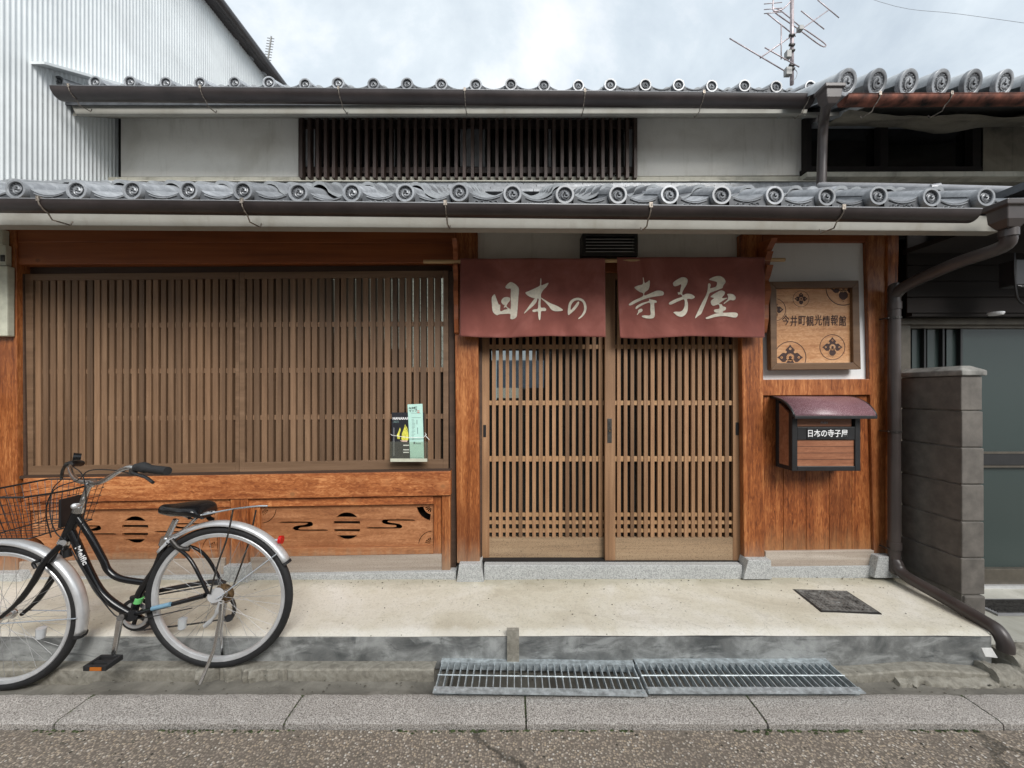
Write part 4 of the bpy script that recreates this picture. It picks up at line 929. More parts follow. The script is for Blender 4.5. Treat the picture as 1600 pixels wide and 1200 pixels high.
# ================================================================ WOODEN SIGN
SD = 2.44
sg = thing('wooden_sign', 'square framed wooden sign with burned-in crests and brown characters on the white plaster', 'sign', P(1273, 577, SD))
cor = [(1203, 440), (1342, 438), (1345.5, 577), (1205, 578)]; inn = [(1213.5, 450.5), (1332, 449.5), (1333.5, 566.5), (1214.5, 567)]
for i in range(4):
    j = (i+1) % 4; a, b_, c, d2 = cor[i], cor[j], inn[j], inn[i]
    MB().q([a, b_, c, d2], SD-.004, .04).build('frame_side', 'sign_frame', sg, bevel=.003)
bd = SD+.016
SB = MB().q([(1211.5, 449), (1334, 448), (1335, 568.5), (1212.5, 569)], bd, .012).build('sign_board', 'sign_board', sg)
def clipmesh(me, x0, x1, z0, z1):
    bm = bmesh.new(); bm.from_mesh(me)
    for co, no in (((x0, 0, 0), (-1, 0, 0)), ((x1, 0, 0), (1, 0, 0)), ((0, 0, z0), (0, 0, -1)), ((0, 0, z1), (0, 0, 1))):
        bmesh.ops.bisect_plane(bm, geom=bm.verts[:]+bm.edges[:]+bm.faces[:], plane_co=co, plane_no=no, clear_outer=True)
    bm.to_mesh(me); bm.free(); return me
def crest(cx_, cy_, r_, flip=1):
    g = 1.0; ms = []
    C = lambda q: [(PX(cx_+a, bd), PZ(cy_+b_, bd)) for a, b_ in q]
    circ = lambda q, n=40, ox=0, oy=0: [(ox+q*math.cos(2*math.pi*i/n), oy+q*math.sin(2*math.pi*i/n)) for i in range(n)]
    ms.append(plate([C(circ(r_)), C(circ(r_-max(.55, r_*.045)))], .0006))
    lobe = []
    for k_ in range(4):
        a0 = k_*90
        for an_, rr in ((0, .80), (9, .66), (20, .60), (32, .54), (45, .38), (58, .54), (70, .60), (81, .66)):
            lobe.append((rr*r_*math.cos(R(a0+an_)), rr*r_*math.sin(R(a0+an_))))
    ms.append(plate([C(lobe)], .0006)); lt_ = []
    lt_.append(plate([C(circ(.245*r_, 20))], .0004))
    for k_ in range(4):
        if k_ != 1: lt_.append(plate([C(circ(.075*r_, 10, .53*r_*math.cos(R(k_*90)), .53*r_*math.sin(R(k_*90)))), C(circ(.032*r_, 8, .53*r_*math.cos(R(k_*90)), .53*r_*math.sin(R(k_*90))))], .0004))
    for sg_ in (-1, 1): lt_.append(plate([C(circ(.085*r_, 10, sg_*.30*r_, -.34*r_))], .0004))
    lt_.append(plate([C(circ(.33*r_, 24, 0, .42*r_)), C(circ(.26*r_, 24, 0, .42*r_))], .0004))
    dk_ = [plate([C(circ(.10*r_, 12))], .0004)]
    for k_ in range(14): a = k_*360/14; dk_.append(plate([C([(.15*r_*math.cos(R(a-3)), .15*r_*math.sin(R(a-3))), (.26*r_*math.cos(R(a-4)), .26*r_*math.sin(R(a-4))), (.26*r_*math.cos(R(a+4)), .26*r_*math.sin(R(a+4)))])], .0004))
    for nm_, grp, mt_, dy in (('crest', ms, 'ink_brown', 0), ('crest_inlay', lt_, 'sign_board', .0009), ('crest_centre', dk_, 'ink_brown', .0015)):
        me = merge(grp, nm_); clipmesh(me, PX(1213.8, bd), PX(1333, bd), PZ(567, bd), PZ(450.3, bd)); addmat(me, mt_)
        if len(me.polygons): inst(nm_, me, sg, (0, bd-.0007-dy, 0))
for c in ((1251.5, 467, 12.8), (1317.5, 450, 27.5), (1210, 484, 18), (1234.5, 558.5, 25.3), (1300.5, 542.5, 20)): crest(*c)
for i, ch in enumerate('今井町観光情報館'):
    text(ch, 15.5/F*bd, 'ink_brown', 'character', sg, (PX(1227.5+12.7*i, bd), bd-.0016, PZ(502+(.8 if i % 2 else -.3), bd)), sx=.78, bold=.0004, rot=(0, 0, 0))
for o in [o for o in sg.children if o.name.startswith('character')]: o.scale = (1, 1, 1.12)

# ================================================================ MAIL BOX
mbx = thing('letter_box', 'dark framed wooden letter box with curved purple roof fixed to the board wall', 'mailbox', (1.85, 2.42, PZ(737, 2.34)))
fx0, fx1, fd, bd2 = 1.649, 2.052, 2.335, 2.485; zb = PZ(736, fd); ztp = PZ(652, fd)
fr = MB(); e = .032
for x in (fx0, fx1-e): fr.box(x, x+e, fd, fd+e, zb, ztp+.03)
for x in (fx0, fx1-.02): fr.box(x, x+.02, bd2-.03, bd2, zb+.0, ztp+.11)
fr.box(fx0+e, fx1-e, fd+.001, fd+.03, zb, zb+.028); fr.box(fx0+e, fx1-e, fd+.001, fd+.03, PZ(687.5, fd), PZ(667, fd)); fr.box(fx0+e, fx1-e, fd+.004, fd+.03, PZ(652, fd), PZ(650, fd))
fr.box(fx0+.001, fx0+.025, fd+e, bd2-.03, zb, zb+.024); fr.box(fx1-.025, fx1-.001, fd+e, bd2-.03, zb, zb+.024); fr.box(fx0+.02, fx1-.02, fd+.03, bd2-.001, zb+.001, zb+.012)
fr.build('frame', 'black_metal', mbx, bevel=.003)
MB().box(fx0+e, fx1-e, fd+.009, fd+.025, zb+.028, PZ(687.5, fd)).build('front_panel', 'box_wood', mbx)
for k_ in range(1, 4): 
    zq = zb+.028+(PZ(687.5, fd)-zb-.028)*k_/4; MB().box(fx0+e, fx1-e, fd+.0078, fd+.0095, zq-.0008, zq+.0008).build('panel_groove', 'ink_brown', mbx)
MB().box(fx0+e, fx1-e-.012, fd+.012, fd+.022, PZ(666.5, fd), PZ(652.5, fd)).build('letter_flap', 'box_wood', mbx, bevel=.001)
for x in (fx0+.004, fx1-.016): MB().prismx([(fd+e, zb+.024), (fd+e, ztp+.02), (bd2-.03, ztp+.08), (bd2-.03, zb+.024)], x, x+.012).build('side_panel', 'box_wood', mbx)
def roofarc(u): a = u*math.pi/2*.86; return (bd2+.005-.205*math.sin(a)/math.sin(math.pi/2*.86), PZ(620.5, 2.49)-.108*(1-math.cos(a))/(1-math.cos(math.pi/2*.86)))
rfm = MB().grid(lambda u, v: (1.628+.465*u, *roofarc(v)), 2, 16); ro = rfm.build('box_roof', 'speckled_purple', mbx, smooth=True); s = ro.modifiers.new('s', 'SOLIDIFY'); s.thickness = .006; s.offset = 1
for x in (1.624, 2.097):
    MB().tube([(x, *roofarc(k_/12)) for k_ in range(13)], .0075, 6).build('roof_trim', 'black_metal', mbx, smooth=True)
y_, z_ = roofarc(1); MB().box(1.624, 2.10, y_-.006, y_+.006, z_-.014, z_+.004).build('roof_trim', 'black_metal', mbx, bevel=.002)
MB().r(1261.5, 669, 1322.5, 686.3, fd-.003, .003).build('name_plate', 'black_ink', mbx, bevel=.0008)
text('日本の寺子屋', 12.4/F*fd, 'white_ink', 'plate_lettering', mbx, (PX(1292, fd), fd-.0042, PZ(677.8, fd)), sx=.86, bold=.00035)
text('PUSH', 4.6/F*fd, 'lip_grey', 'flap_lettering', mbx, (PX(1290, fd), fd+.0105, PZ(661, fd)), bold=.0002)

# ================================================================ LEAFLETS
LDp = WD-.012
hold = thing('leaflet_holder', 'clear acrylic leaflet pocket tied with white string to the lattice', 'holder', P(638, 722, LDp))
h = MB(); h.r(609, 690, 668, 721.5, LDp-.028, .0015); h.box(PX(609, LDp-.028), PX(668, LDp-.028), LDp-.027, LDp, PZ(721.5, LDp-.028)-.001, PZ(721.5, LDp-.028)+.004); h.r(613, 645, 662, 719, LDp-.0015, .0015)
h.box(PX(609, LDp-.028), PX(609, LDp-.028)+.0015, LDp-.0265, LDp, PZ(721, LDp-.028), PZ(692, LDp-.028)); h.box(PX(668, LDp-.028)-.0015, PX(668, LDp-.028), LDp-.0265, LDp, PZ(721, LDp-.028), PZ(692, LDp-.028))
h.build('pocket', 'acrylic', hold)
MB().r(610, 716.5, 667.5, 721.5, LDp-.0295, .0012).build('pocket_base', 'cream_box', hold)
MB().tube([P(610, 678, LDp-.006), P(612, 680, LDp-.030), P(640, 684, LDp-.034), P(662, 683.5, LDp-.031), P(666, 679, LDp-.02), P(664, 676, LDp)], .0018, 6).build('string', 'string_white', hold, smooth=True)
MB().tube([P(664, 680, LDp-.028), P(671, 687.5, LDp-.03)], .0022, 6).build('string', 'string_white', hold, smooth=True)
l1 = thing('leaflet', 'black printed leaflet with yellow flame-like picture in the clear pocket', 'leaflet', P(638, 718, LDp-.010))
MB().r(612, 644.5, 663, 718, LDp-.010, .003).build('sheet', 'leaf_black', l1)
fd1 = LDp-.0106
text('HANARART', 5.4/F*fd1, 'white_ink', 'lettering', l1, (PX(613.5, fd1), fd1-.0006, PZ(654, fd1)), bold=.0005, align='LEFT', th=.0002); text('2025', 4.5/F*fd1, 'ink_grey', 'lettering', l1, (PX(614.5, fd1), fd1-.0006, PZ(659, fd1)), align='LEFT', th=.0002)
def prt(lp, mat, par, d, name='printed_shape', z=0): me = plate([[(PX(a, d), PZ(b_, d)) for a, b_ in lp]], .0003); addmat(me, mat); return inst(name, me, par, (0, d-.0004-z, 0))
prt([(633, 663), (636, 668), (638, 675), (640, 682), (638, 688), (630, 689), (627, 686), (628, 678), (631, 670)], 'yellow_print', l1, fd1)
prt([(625, 668), (626, 672), (624, 680), (625, 686), (621, 686), (620, 680), (622, 676)], 'yellow_print', l1, fd1)
prt([(625, 688), (637, 688), (636, 690.5), (628, 690)], 'pink_print', l1, fd1, z=.0002)
MB().tube([P(634, 664, fd1-.001), P(634.5, 670, fd1-.001), P(638, 675, fd1-.001), P(638, 688, fd1-.001)], .0011, 4).build('printed_branch', 'black_ink', l1)
for y in (695, 702, 706): MB().r(630, y, 639, y+1.6, fd1-.0005, .0004).build('printed_line', 'white_ink', l1)
MB().r(615, 668, 616, 712, fd1-.0005, .0004).build('printed_line', 'lip_grey', l1)
l2 = thing('leaflet', 'tall pale green folded leaflet standing in front of the black one', 'leaflet', P(650, 718, LDp-.017))
gd = LDp-.020
MB().q([(636.5, 632), (660, 631), (662.5, 718), (641, 718)], gd, .006).build('sheet', 'leaf_green', l2, bevel=.001)
for (a, y, b_, y2) in ((642, 645.3, 657.5, 645.8), (643, 652.3, 657.5, 652.8), (641.5, 715, 660, 715.5), (651, 634, 651.4, 645), (651, 656, 652, 663), (652, 668, 653, 678), (646, 690, 649, 694)):
    MB().r(a, y, b_, y2, gd-.0006, .0004).build('printed_line', 'ink_grey', l2)
text('今井町\nマップ', 4.2/F*gd, 'black_ink', 'lettering', l2, (PX(645, gd), gd-.0009, PZ(640, gd)), bold=.0003, th=.0002, rot=(0, R(-6), 0))
for (a, y) in ((652, 641.5), (652, 644)): MB().r(a, y, a+3.5, y+1, gd-.0007, .0004).build('printed_line', 'red_print', l2)
text('案内図', 2.6/F*gd, 'ink_grey', 'lettering', l2, (PX(654, gd), gd-.0009, PZ(693, gd)), th=.0002); 
for k_ in range(16): MB().r(643+random.uniform(0, 1), 655+k_*2.1, 645+random.uniform(1, 5), 655.5+k_*2.1, gd-.0006, .0004).build('printed_line', 'ink_grey', l2)

# ================================================================ ELECTRIC METER BOX (left edge)
em = thing('meter_box', 'cream electric meter box at the far left edge of the house front', 'meter box', P(-10, 525, 2.36))
MB().r(-70, 415, 11, 525, 2.425, .04).build('box', 'cream_box', em, bevel=.006)
MB().r(-66, 358, 4, 382, 2.43, .035).build('upper_cover', 'cream_box', em, bevel=.005); MB().r(-60, 382.5, 9, 414.5, 2.435, .03).build('terminal_cover', 'cream_box', em, bevel=.004)
MB().r(0, 398, 6, 408, 2.43, .006).build('terminal', 'dark_steel', em, bevel=.001)

# ================================================================ BLOCK WALL
bw = thing('block_wall', 'short brown painted concrete block wall with pale coping beside the rain pipe', 'wall', (2.51, 2.32, PH))
bx0, bx1, by0, by1 = 2.449, 2.563, 2.160, 2.500
zs = [PZ(y, by0) for y in (587, 642, 699.5, 757, 815, 872, 930)]
for i in range(6):
    MB().box(bx0+random.uniform(-.002, .002), bx1+random.uniform(-.002, .002)+i*.002, by0+random.uniform(-.002, .002), by1, zs[i+1]+.003, zs[i]-.003).build('concrete_block', 'block_paint', bw, bevel=.005)
MB().box(bx0+.008, bx1-.008, by0+.008, by1-.002, ZC-1.30, zs[0]).build('mortar', 'block_joint', bw)
MB().box(bx0+.012, bx1+.012, by0-.004, by1, ZC-1.31, zs[6]-.004).build('footing', 'block_paint', bw, bevel=.008)
cz = zs[0]+.001; c_ = MB(); o_ = .012
c_.v = [(bx0-o_, by0-o_, cz), (bx1+o_, by0-o_, cz), (bx1+o_, by1, cz), (bx0-o_, by1, cz), (bx0-o_, by0-o_, cz+.028), (bx1+o_, by0-o_, cz+.028), (bx1+o_, by1, cz+.028), (bx0-o_, by1, cz+.028), (bx0+.03, by0+.03, cz+.055), (bx1-.03, by0+.03, cz+.055), (bx1-.03, by1, cz+.055), (bx0+.03, by1, cz+.055)]
c_.f = [(3, 2, 1, 0)]+[(a, (a+1) % 4, 4+(a+1) % 4, 4+a) for a in range(4)]+[(4+a, 4+(a+1) % 4, 8+(a+1) % 4, 8+a) for a in range(4)]+[(8, 9, 10, 11)]
c_.build('coping', 'cap_concrete', bw, bevel=.005)

# ================================================================ GRATES, LID, LITTER
def grate(x0, x1, tilt, label):
    g = thing('drain_grate', label, 'grate', ((x0+x1)/2, 1.80, ZC-1.31), 'steel grates over the drain')
    y0, y1, zt_, zb_ = 1.688, 1.908, .025, .001
    fr = MB(); l = x0-(x0+x1)/2; r_ = -l
    fr.box(l, r_, y0-1.80, y0-1.80+.034, zt_-.005, zt_); fr.box(l, r_, y1-1.80-.034, y1-1.80, zt_-.005, zt_)
    fr.box(l, r_, y0-1.80+.030, y0-1.80+.034, zb_-.01, zt_-.005); fr.box(l, r_, y1-1.80-.034, y1-1.80-.030, zb_-.01, zt_-.005)
    fr.build('frame', 'galvanised', g, local=True)
    bm_ = MB().box(-.0022, .0022, y0-1.80+.0345, y1-1.80-.0345, -.006, .021).mesh('bar', 'galvanised')
    nb_ = 30
    for i in range(nb_):
        o = link('bar', bm_, g); o.location = (l+.006+(r_-l-.012)*i/(nb_-1), 0, random.uniform(-.0006, .0006))
    MB().tube([(l+.002, -.005, .0225), (r_-.002, -.005, .0225)], .0032, 5).build('cross_bar', 'galvanised', g, local=True)
    for x in (l+.01, r_-.01): MB().tube([(x-.004, y0-1.8+.02, zt_+.0), (x-.004, y0-1.8+.02, zt_+.003)], .006, 8).build('bolt', 'galvanised', g, local=True)
    g.rotation_euler = tilt; return g
grate(-.338, .577, (R(.3), R(.6), R(-.4)), 'left galvanised drain grate, tilting down to the right with bars seen nearly straight')
g2 = grate(.583, 1.506, (0, 0, 0), 'right galvanised drain grate, lying flat towards the broken concrete corner'); g2.location.z += .004
lid = thing('inspection_lid', 'square dark iron inspection lid set in the cream concrete platform', 'lid', (1.78, 2.19, PH+.004))
def lidf(xa): return xa
lm = MB().box(-.15, .15, -.118, .118, 0, .006).build('lid_frame', 'black_metal', lid, local=True)
MB().box(-.140, .140, -.108, .108, .006, .009).build('lid_plate', 'lid_iron', lid, local=True)
for i in range(13):
    for j in range(9):
        x = -.125+.25*i/12; y = -.092+.184*j/8
        if x*x+y*y < .0016: continue
        if i == 0 and j == 0: sb = MB().box(-.0062, .0062, -.0062, .0062, 0, .0025).mesh('lid_stud', 'lid_iron')
        o = link('lid_stud', sb, lid); o.location = (x, y, .009)
MB().lathe([(0, .0125), (.026, .0125), (.030, .009)], 20, axis='z').build('lid_boss', 'lid_iron', lid, local=True)
lid.rotation_euler = (0, 0, R(-4))
lt = MB().q([(1534, 1013), (1550, 1013), (1559, 1028), (1540, 1026)], 1.86, .004).build('candy_wrapper', 'string_white'); tag(lt, 'small pale crumpled wrapper lying by the end of the rain pipe', 'litter')
mt = thing('drain_cover', 'small grey slotted drain cover in the neighbour\'s concrete at the right edge', 'drain cover', (2.95, 2.42, ZC-1.285))
MB().box(2.78, 3.3, 2.27, 2.44, ZC-1.283, ZC-1.273).build('frame', 'lip_grey', mt)
for i in range(10): MB().box(2.80, 3.28, 2.285+.0145*i, 2.291+.0145*i, ZC-1.273, ZC-1.267).build('slot_bar', 'dark_steel', mt)

# ================================================================ LEFT NEIGHBOUR: corrugated side wall
cn = thing('corrugated_building', 'taller neighbouring building with white corrugated metal side wall and dark sloping eave', 'building', (-3.47, 3.5, 1.8))
XW = -3.47
def corr(u, v):
    y = 1.2+6.2*u; zb_ = 1.50+(y-2.68)*.435; zt_ = ZC+4.55
    return (XW+.0032*math.cos(2*math.pi*y/.0318), y, zb_+(zt_-zb_)*v)
MB().grid(corr, 1900, 1).build('corrugated_wall', 'corrugated_white', cn, smooth=True)
MB().prismx([(1.2, ZC+(1.42-.35)-1.30+.0), (7.2, 3.60), (7.2, 3.66), (1.2, 1.0)], XW+.002, XW+.02).build('flashing', 'corrugated_white', cn)
MB().prismx([(2.0, PZ(95, 2.9)-.40), (5.2, PZ(95, 2.9)+1.10), (5.2, PZ(95, 2.9)+1.14), (2.86, PZ(103, 2.9)+.0)][1:] + [(2.86, PZ(107, 2.9))], XW, XW+.10).build('upper_flashing', 'corrugated_white', cn)
eo = MB(); ezz = ZC+4.36
eo.prismx([(.8, ezz), (7.4, ezz+.10), (7.4, ezz+.16), (.8, ezz+.06)], XW-.4, XW+.10); eo.build('eave_board', 'gutter_brown', cn)
MB().tube([(XW+.12, .8, ezz+.05), (XW+.12, 7.4, ezz+.15)], .055, 10).build('eave_gutter', 'gutter_brown', cn, smooth=True)
MB().box(XW-3, XW-.05, 1.2, 7.4, .2, ezz).build('inner_core', 'opposite_wall', cn)
tt = TM
for i in range(24): inst('roof_tile', TM, cn, (XW+.09, .9+.265*i, ezz+.13), (1, 1, 1), (R(-18), 0, R(90)))

# ================================================================ RIGHT NEIGHBOUR
rn = thing('neighbour_house', 'dark neighbouring house with large round ridge tiles, rusty gutter and frosted sliding door', 'house', (3.2, 2.9, ZC-1.285))
nw = MB(); nw.q([(1533, 175), (2300, 175), (2300, 275), (1533, 270)], 3.38, .06); nw.box(2.6, 8, 3.50, 3.56, 1.6, 3.3); nw.build('upper_wall', 'plaster_old', rn)
MB().q([(1261, 268), (2300, 265), (2300, 274), (1261, 276)], 3.30, .1).build('ledge_board', 'cream_ledge', rn, bevel=.006)
win = MB(); 
win.r(1260, 180, 1536, 192, 3.40, .08); win.r(1260, 260, 1536, 267, 3.36, .08); win.r(1260, 192, 1268, 260, 3.38, .06); win.r(1520, 192, 1536, 260, 3.38, .06); win.r(1376, 192, 1388, 260, 3.37, .06)
wo = win.build('upper_window', 'black_wood', rn)
MB().r(1262, 182, 1378, 264, 3.44, .006).build('glass_pane', 'glass_dark', wo); MB().r(1386, 182, 1530, 264, 3.445, .006).build('glass_pane', 'glass_dark', wo)
MB().r(1392, 222, 1455, 258, 3.50, .006).build('paper_screen', 'ground_far' if False else 'plaster_old', wo); MB().r(1462, 245, 1500, 258, 3.5, .006).build('paper_screen', 'plaster_old', wo)
MB().r(1255, 170, 1600, 290, 3.6, .05).build('room_back', 'dark_room', rn)
# ragged plaster soffit
rg = MB().grid(lambda u, v: (2.44+.16*v+(5)*u, 2.84+.5*v, PZ(172, 2.85)-.02*abs(math.sin(u*22+v))+rough(u*3, v, .05, 2.2)-.03*math.sin(u*11)+.22*v), 60, 12); rg.build('eave_soffit', 'plaster_old', rn, smooth=True)
bigm = MB(); 
def barrel():
    mb = MB(); m = 12; ln = .62
    for (y, ra) in ((0, .078), (ln, .078)):
        for k_ in range(m): a = math.pi*(-.08+1.16*k_/(m-1)); mb.v.append((ra*math.cos(a), y, ra*math.sin(a)))
    for k_ in range(m-1): mb.f.append((k_, k_+1, m+k_+1, m+k_))
    return mb
BM = barrel().mesh('round_tile', 'tile_light', smooth=40); td = MB(); tomoe(td, 0, -.004, 0, .084, 32); td.v = [(x, y*.6, z) for x, y, z in td.v]; BD = td.mesh('tile_end_disc', 'roof_tile', smooth=40)
for i, px in enumerate((1321, 1368, 1417, 1467, 1517, 1566, 1614, 1663, 1712, 1761, 1810)):
    dN = 2.72; o = inst('round_roof_tile', BM, rn, (PX(px, dN), dN, PZ(129.5+.3*i, dN)), (1, 1, 1), (R(17), 0, R(14))); q = link('end_disc', BD, o)
MB().prismx([(2.74, PZ(146, 2.74)), (4.4, PZ(146, 2.74)+.62), (4.4, PZ(146, 2.74)+.58), (2.74, PZ(146, 2.74)-.04)], 2.58, 8).build('pan_tiles', 'tile_light', rn)
gutter((1326, 146), (2400, 141), 2.62, .048, 'rusty_copper', name='gutter', parent=rn, nbr=(1375, 1487))
# lower storey: lean-to eave, dark boards, door
MB().box(2.50, 6.4, 2.48, 2.52, PZ(495, 2.5), 2.40).build('dark_board_wall', 'black_wood', rn)
for k_ in range(5): MB().box(2.46, 6.4, 2.470-.0*k_, 2.478, PZ(495, 2.5)+.02+.1*k_, PZ(495, 2.5)+.112+.1*k_).build('wall_board', 'black_wood', rn, bevel=.002)
ddr = 2.62
MB().box(2.60, 6.4, 2.0, 3.40, PZ(300, 2.0)+.02, PZ(300, 2.0)+.06).build('lower_roof', 'tile_groove', rn); MB().box(2.46, 6.4, 1.98, 2.50, PZ(345, 2.0), PZ(345, 2.0)+.03).build('lower_eave', 'black_wood', rn)
fr = MB(); fr.r(1404, 497, 1700, 507, ddr-.04, .09); fr.r(1404, 507, 1423, 915, ddr-.02, .07); fr.r(1423, 507, 1700, 513, ddr+.0, .05)
dd_ = fr.build('door_frame', 'aluminium_bronze', rn, bevel=.002)
for a, b_ in ((1423, 1444), (1447, 1473), (1477, 1501)): MB().r(a+2, 513, b_, 900, ddr+.035, .004).build('glass_pane', 'glass_green', dd_); MB().r(b_, 513, b_+3, 915, ddr+.01, .05).build('door_stile', 'black_metal', dd_)
MB().r(1504, 513, 1700, 890, ddr+.02, .004).build('glass_pane', 'glass_green', dd_)
MB().r(1504, 709, 1700, 727, ddr+.0, .03).build('door_rail', 'black_metal', dd_, bevel=.002); MB().r(1504, 706, 1700, 709, ddr-.004, .03).build('door_rail', 'aluminium_bronze', dd_); MB().r(1504, 727.5, 1700, 730.5, ddr-.004, .03).build('door_rail', 'aluminium_bronze', dd_)
MB().r(1500, 889, 1700, 915, ddr-.01, .05).build('door_rail', 'aluminium_bronze', dd_, bevel=.002)
MB().r(1404, 915.5, 1700, 921, ddr-.03, .08).build('door_sill', 'aluminium', dd_)
MB().box(2.5, 6.4, ddr+.06, ddr+.1, ZC-1.4, 2.4).build('inner_wall', 'dark_room', rn)
for pts, r_ in (([P(1585, 395, 2.2), P(1586, 440, 2.2), P(1592, 470, 2.2), P(1610, 478, 2.2)], .005), ([P(1578, 440, 2.25), P(1590, 447, 2.2), P(1612, 447, 2.2)], .006)):
    MB().tube(smoothline([tuple(p) for p in pts], 4), r_, 6).build('cable', 'black_metal', rn)
MB().r(1588, 405, 1640, 445, 2.2, .08).build('service_box', 'black_metal', rn, bevel=.004); MB().lathe([(0, 0), (.03, .002), (.036, .012), (.036, .02)], 16, axis='z', at=(PX(1556, 2.4), 2.4, PZ(493, 2.4))).build('porch_lamp', 'white_plastic', rn)

# ================================================================ ANTENNAS, CABLE
an = thing('tv_antenna', 'tall rooftop television antenna mast with crossed rods and small grey boxes', 'antenna', P(1237, 130, 5.0))
A = lambda x, y, d=5.0: P(1120+x/8, y/8, d)
def rod(a, b_, r_, name='rod', mat='antenna_pink', par=None): return MB().tube([a, b_], r_, 6).build(name, mat, par or an, smooth=True)
rod(A(938, 1060, 5), A(940, -200, 5), .022, 'mast')
rod(A(545, 722, 4.7), A(1400, 125, 5.6), .009, 'boom')
for a in (((160, 480, 4.6), (845, 885, 4.75)), ((600, 595, 4.8), (1030, 838, 4.9)), ((625, 165, 5.0), (985, 455, 5.1)), ((1052, 135, 5.3), (1342, 365, 5.4)), ((1260, 0, 5.5), (1527, 222, 5.6)), ((805, 320, 4.9), (805, 740, 4.9))): rod(A(*a[0]), A(*a[1]), .007)
MB().tube(smoothline([tuple(A(*q)) for q in ((1040, 330, 5.2), (770, 115, 5.1), (720, 150, 5.1), (1000, 350, 5.2), (1300, 570, 5.3), (1350, 545, 5.3), (1060, 340, 5.2))], 4), .007, 6).build('folded_dipole', 'antenna_pink', an, smooth=True)
MB().tube(smoothline([tuple(A(*q)) for q in ((705, 0, 5), (700, 80, 5), (720, 140, 5), (830, 110, 5), (925, 15, 5))], 4), .008, 6).build('uhf_hoop', 'antenna_pink', an, smooth=True)
for y in (40, 110, 160): rod(A(590, y+10, 5), A(815, y-10, 5), .005)
for x0, y0, x1, y1 in ((865, 635, 925, 725), (858, 845, 930, 940), (1020, 325, 1075, 380)):
    a, b_ = A(x0, y0, 4.95), A(x1, y1, 4.95); MB().box(a.x, b_.x, 4.93, 4.99, b_.z, a.z).build('junction_box', 'antenna_box', an, bevel=.005)
for y in (440, 560, 630, 815, 860): rod(A(905, y, 4.97), A(972, y, 4.97), .016, 'clamp', 'dark_steel')
MB().tube(smoothline([tuple(A(*q)) for q in ((965, 860, 4.96), (1003, 900, 4.96), (990, 970, 4.96), (950, 1005, 4.96))], 4), .004, 5).build('coax_cable', 'lip_grey', an)
a2 = thing('small_antenna', 'small distant many-toothed antenna above the left roof edge', 'antenna', P(417, 125, 9))
MB().tube([P(414, 125, 9), P(424, 57, 9)], .018, 5).build('boom', 'antenna_box', a2)
for k_ in range(11):
    y = 60+k_*4.2; x = 423.5-(y-57)*.147; MB().tube([P(x-5.5, y-.8, 9), P(x+5.5, y+.8, 9)], .009, 4).build('rod', 'antenna_box', a2)
MB().tube([P(412, 104, 9), P(420, 106, 9)], .05, 6).build('clamp', 'antenna_box', a2)
cb_ = MB().tube(smoothline([tuple(P(*q)) for q in ((1280, -30, 9), (1400, 10, 8.5), (1500, 22, 8), (1700, 50, 7))], 5), .0035, 5).build('overhead_cable', 'lip_grey'); tag(cb_, 'thin overhead cable crossing the sky at the upper right', 'cable')

# ================================================================ BICYCLE
Rc = Vector((PX(342, 1.85), 1.85)); Fc = Vector((PX(6, 1.80), 1.80))
u2 = (Fc-Rc).normalized(); U = Vector((u2.x, u2.y, 0)); NN = Vector((-u2.y, u2.x, 0))
if NN.y > 0: NN = -NN      # towards the camera
bk = thing('bicycle', 'black city bicycle with wire basket, chrome mudguards and rear rack leaning on its stand', 'bicycle', (Rc.x, Rc.y, ZC-1.285))
O = Vector((0, 0, ZC)); P0 = Vector((Rc.x, Rc.y, 0))
def K(px, py, off=0):
    r_ = Vector(((px-800)/F, 1, -(py-612)/F)); t_ = ((P0+NN*off-O).dot(NN))/r_.dot(NN); return O+r_*t_
def KL(pts): return [K(*p) for p in pts]
WR = .330
def wheel(c):
    wm = MB(); rm_ = WR-.036
    rm_ = WR-.052; wm.lathe([(rm_+.004, -.011), (rm_+.018, -.0145), (rm_+.022, -.010), (rm_+.022, .010), (rm_+.018, .0145), (rm_+.004, .011), (rm_, .004), (rm_, -.004)], 72, close=True)
    me = wm.mesh('wheel', 'rim_alloy', smooth=40); o = link('wheel', me, bk)
    Mx = Matrix((U.to_4d(), NN.to_4d(), Vector((0, 0, 1, 0)), Vector((0, 0, 0, 1)))).transposed()
    Mx[3][0] = Mx[3][1] = Mx[3][2] = 0; Mx = Mx.to_3x3().to_4x4(); Mx.translation = c-wloc(bk); o.matrix_local = Mx
    ty = MB(); ty.lathe([(WR-.018+.018*math.cos(a), .0175*math.sin(a)) for a in [2*math.pi*k_/10 for k_ in range(10)]], 80, close=True); ty.build('tyre', 'rubber', o, local=True, smooth=True)
    hb = MB(); hb.lathe([(0, -.05), (.006, -.05), (.006, -.034), (.024, -.034), (.024, -.029), (.014, -.026), (.014, .026), (.024, .029), (.024, .034), (.006, .034), (.006, .05), (0, .05)], 16); hb.build('hub', 'chrome', o, local=True, smooth=40)
    sp_ = MB().tube([(.022, -.030, 0), (rm_-.006, 0, .0)], .0009, 4).mesh('spoke', 'spoke_steel')
    for k_ in range(36):
        q = link('spoke', sp_, o); a = 2*math.pi*k_/36; tw = .28*(1 if (k_//2) % 2 else -1)
        m1 = Matrix.Rotation(a, 4, 'Y')@Matrix.Translation((.0, 0, .02*(1 if (k_//2) % 2 else -1)))
        if k_ % 2: m1 = m1@Matrix.Scale(-1, 4, (0, 1, 0))
        q.matrix_local = m1@Matrix.Rotation(.062*(1 if (k_//2) % 2 else -1), 4, 'Y')
    return o
rh = K(344, 930); rh.z = ZC-1.287+WR+.002; fh = Vector((Fc.x, Fc.y, ZC-1.352+WR))
w1 = wheel(rh); w2 = wheel(fh)
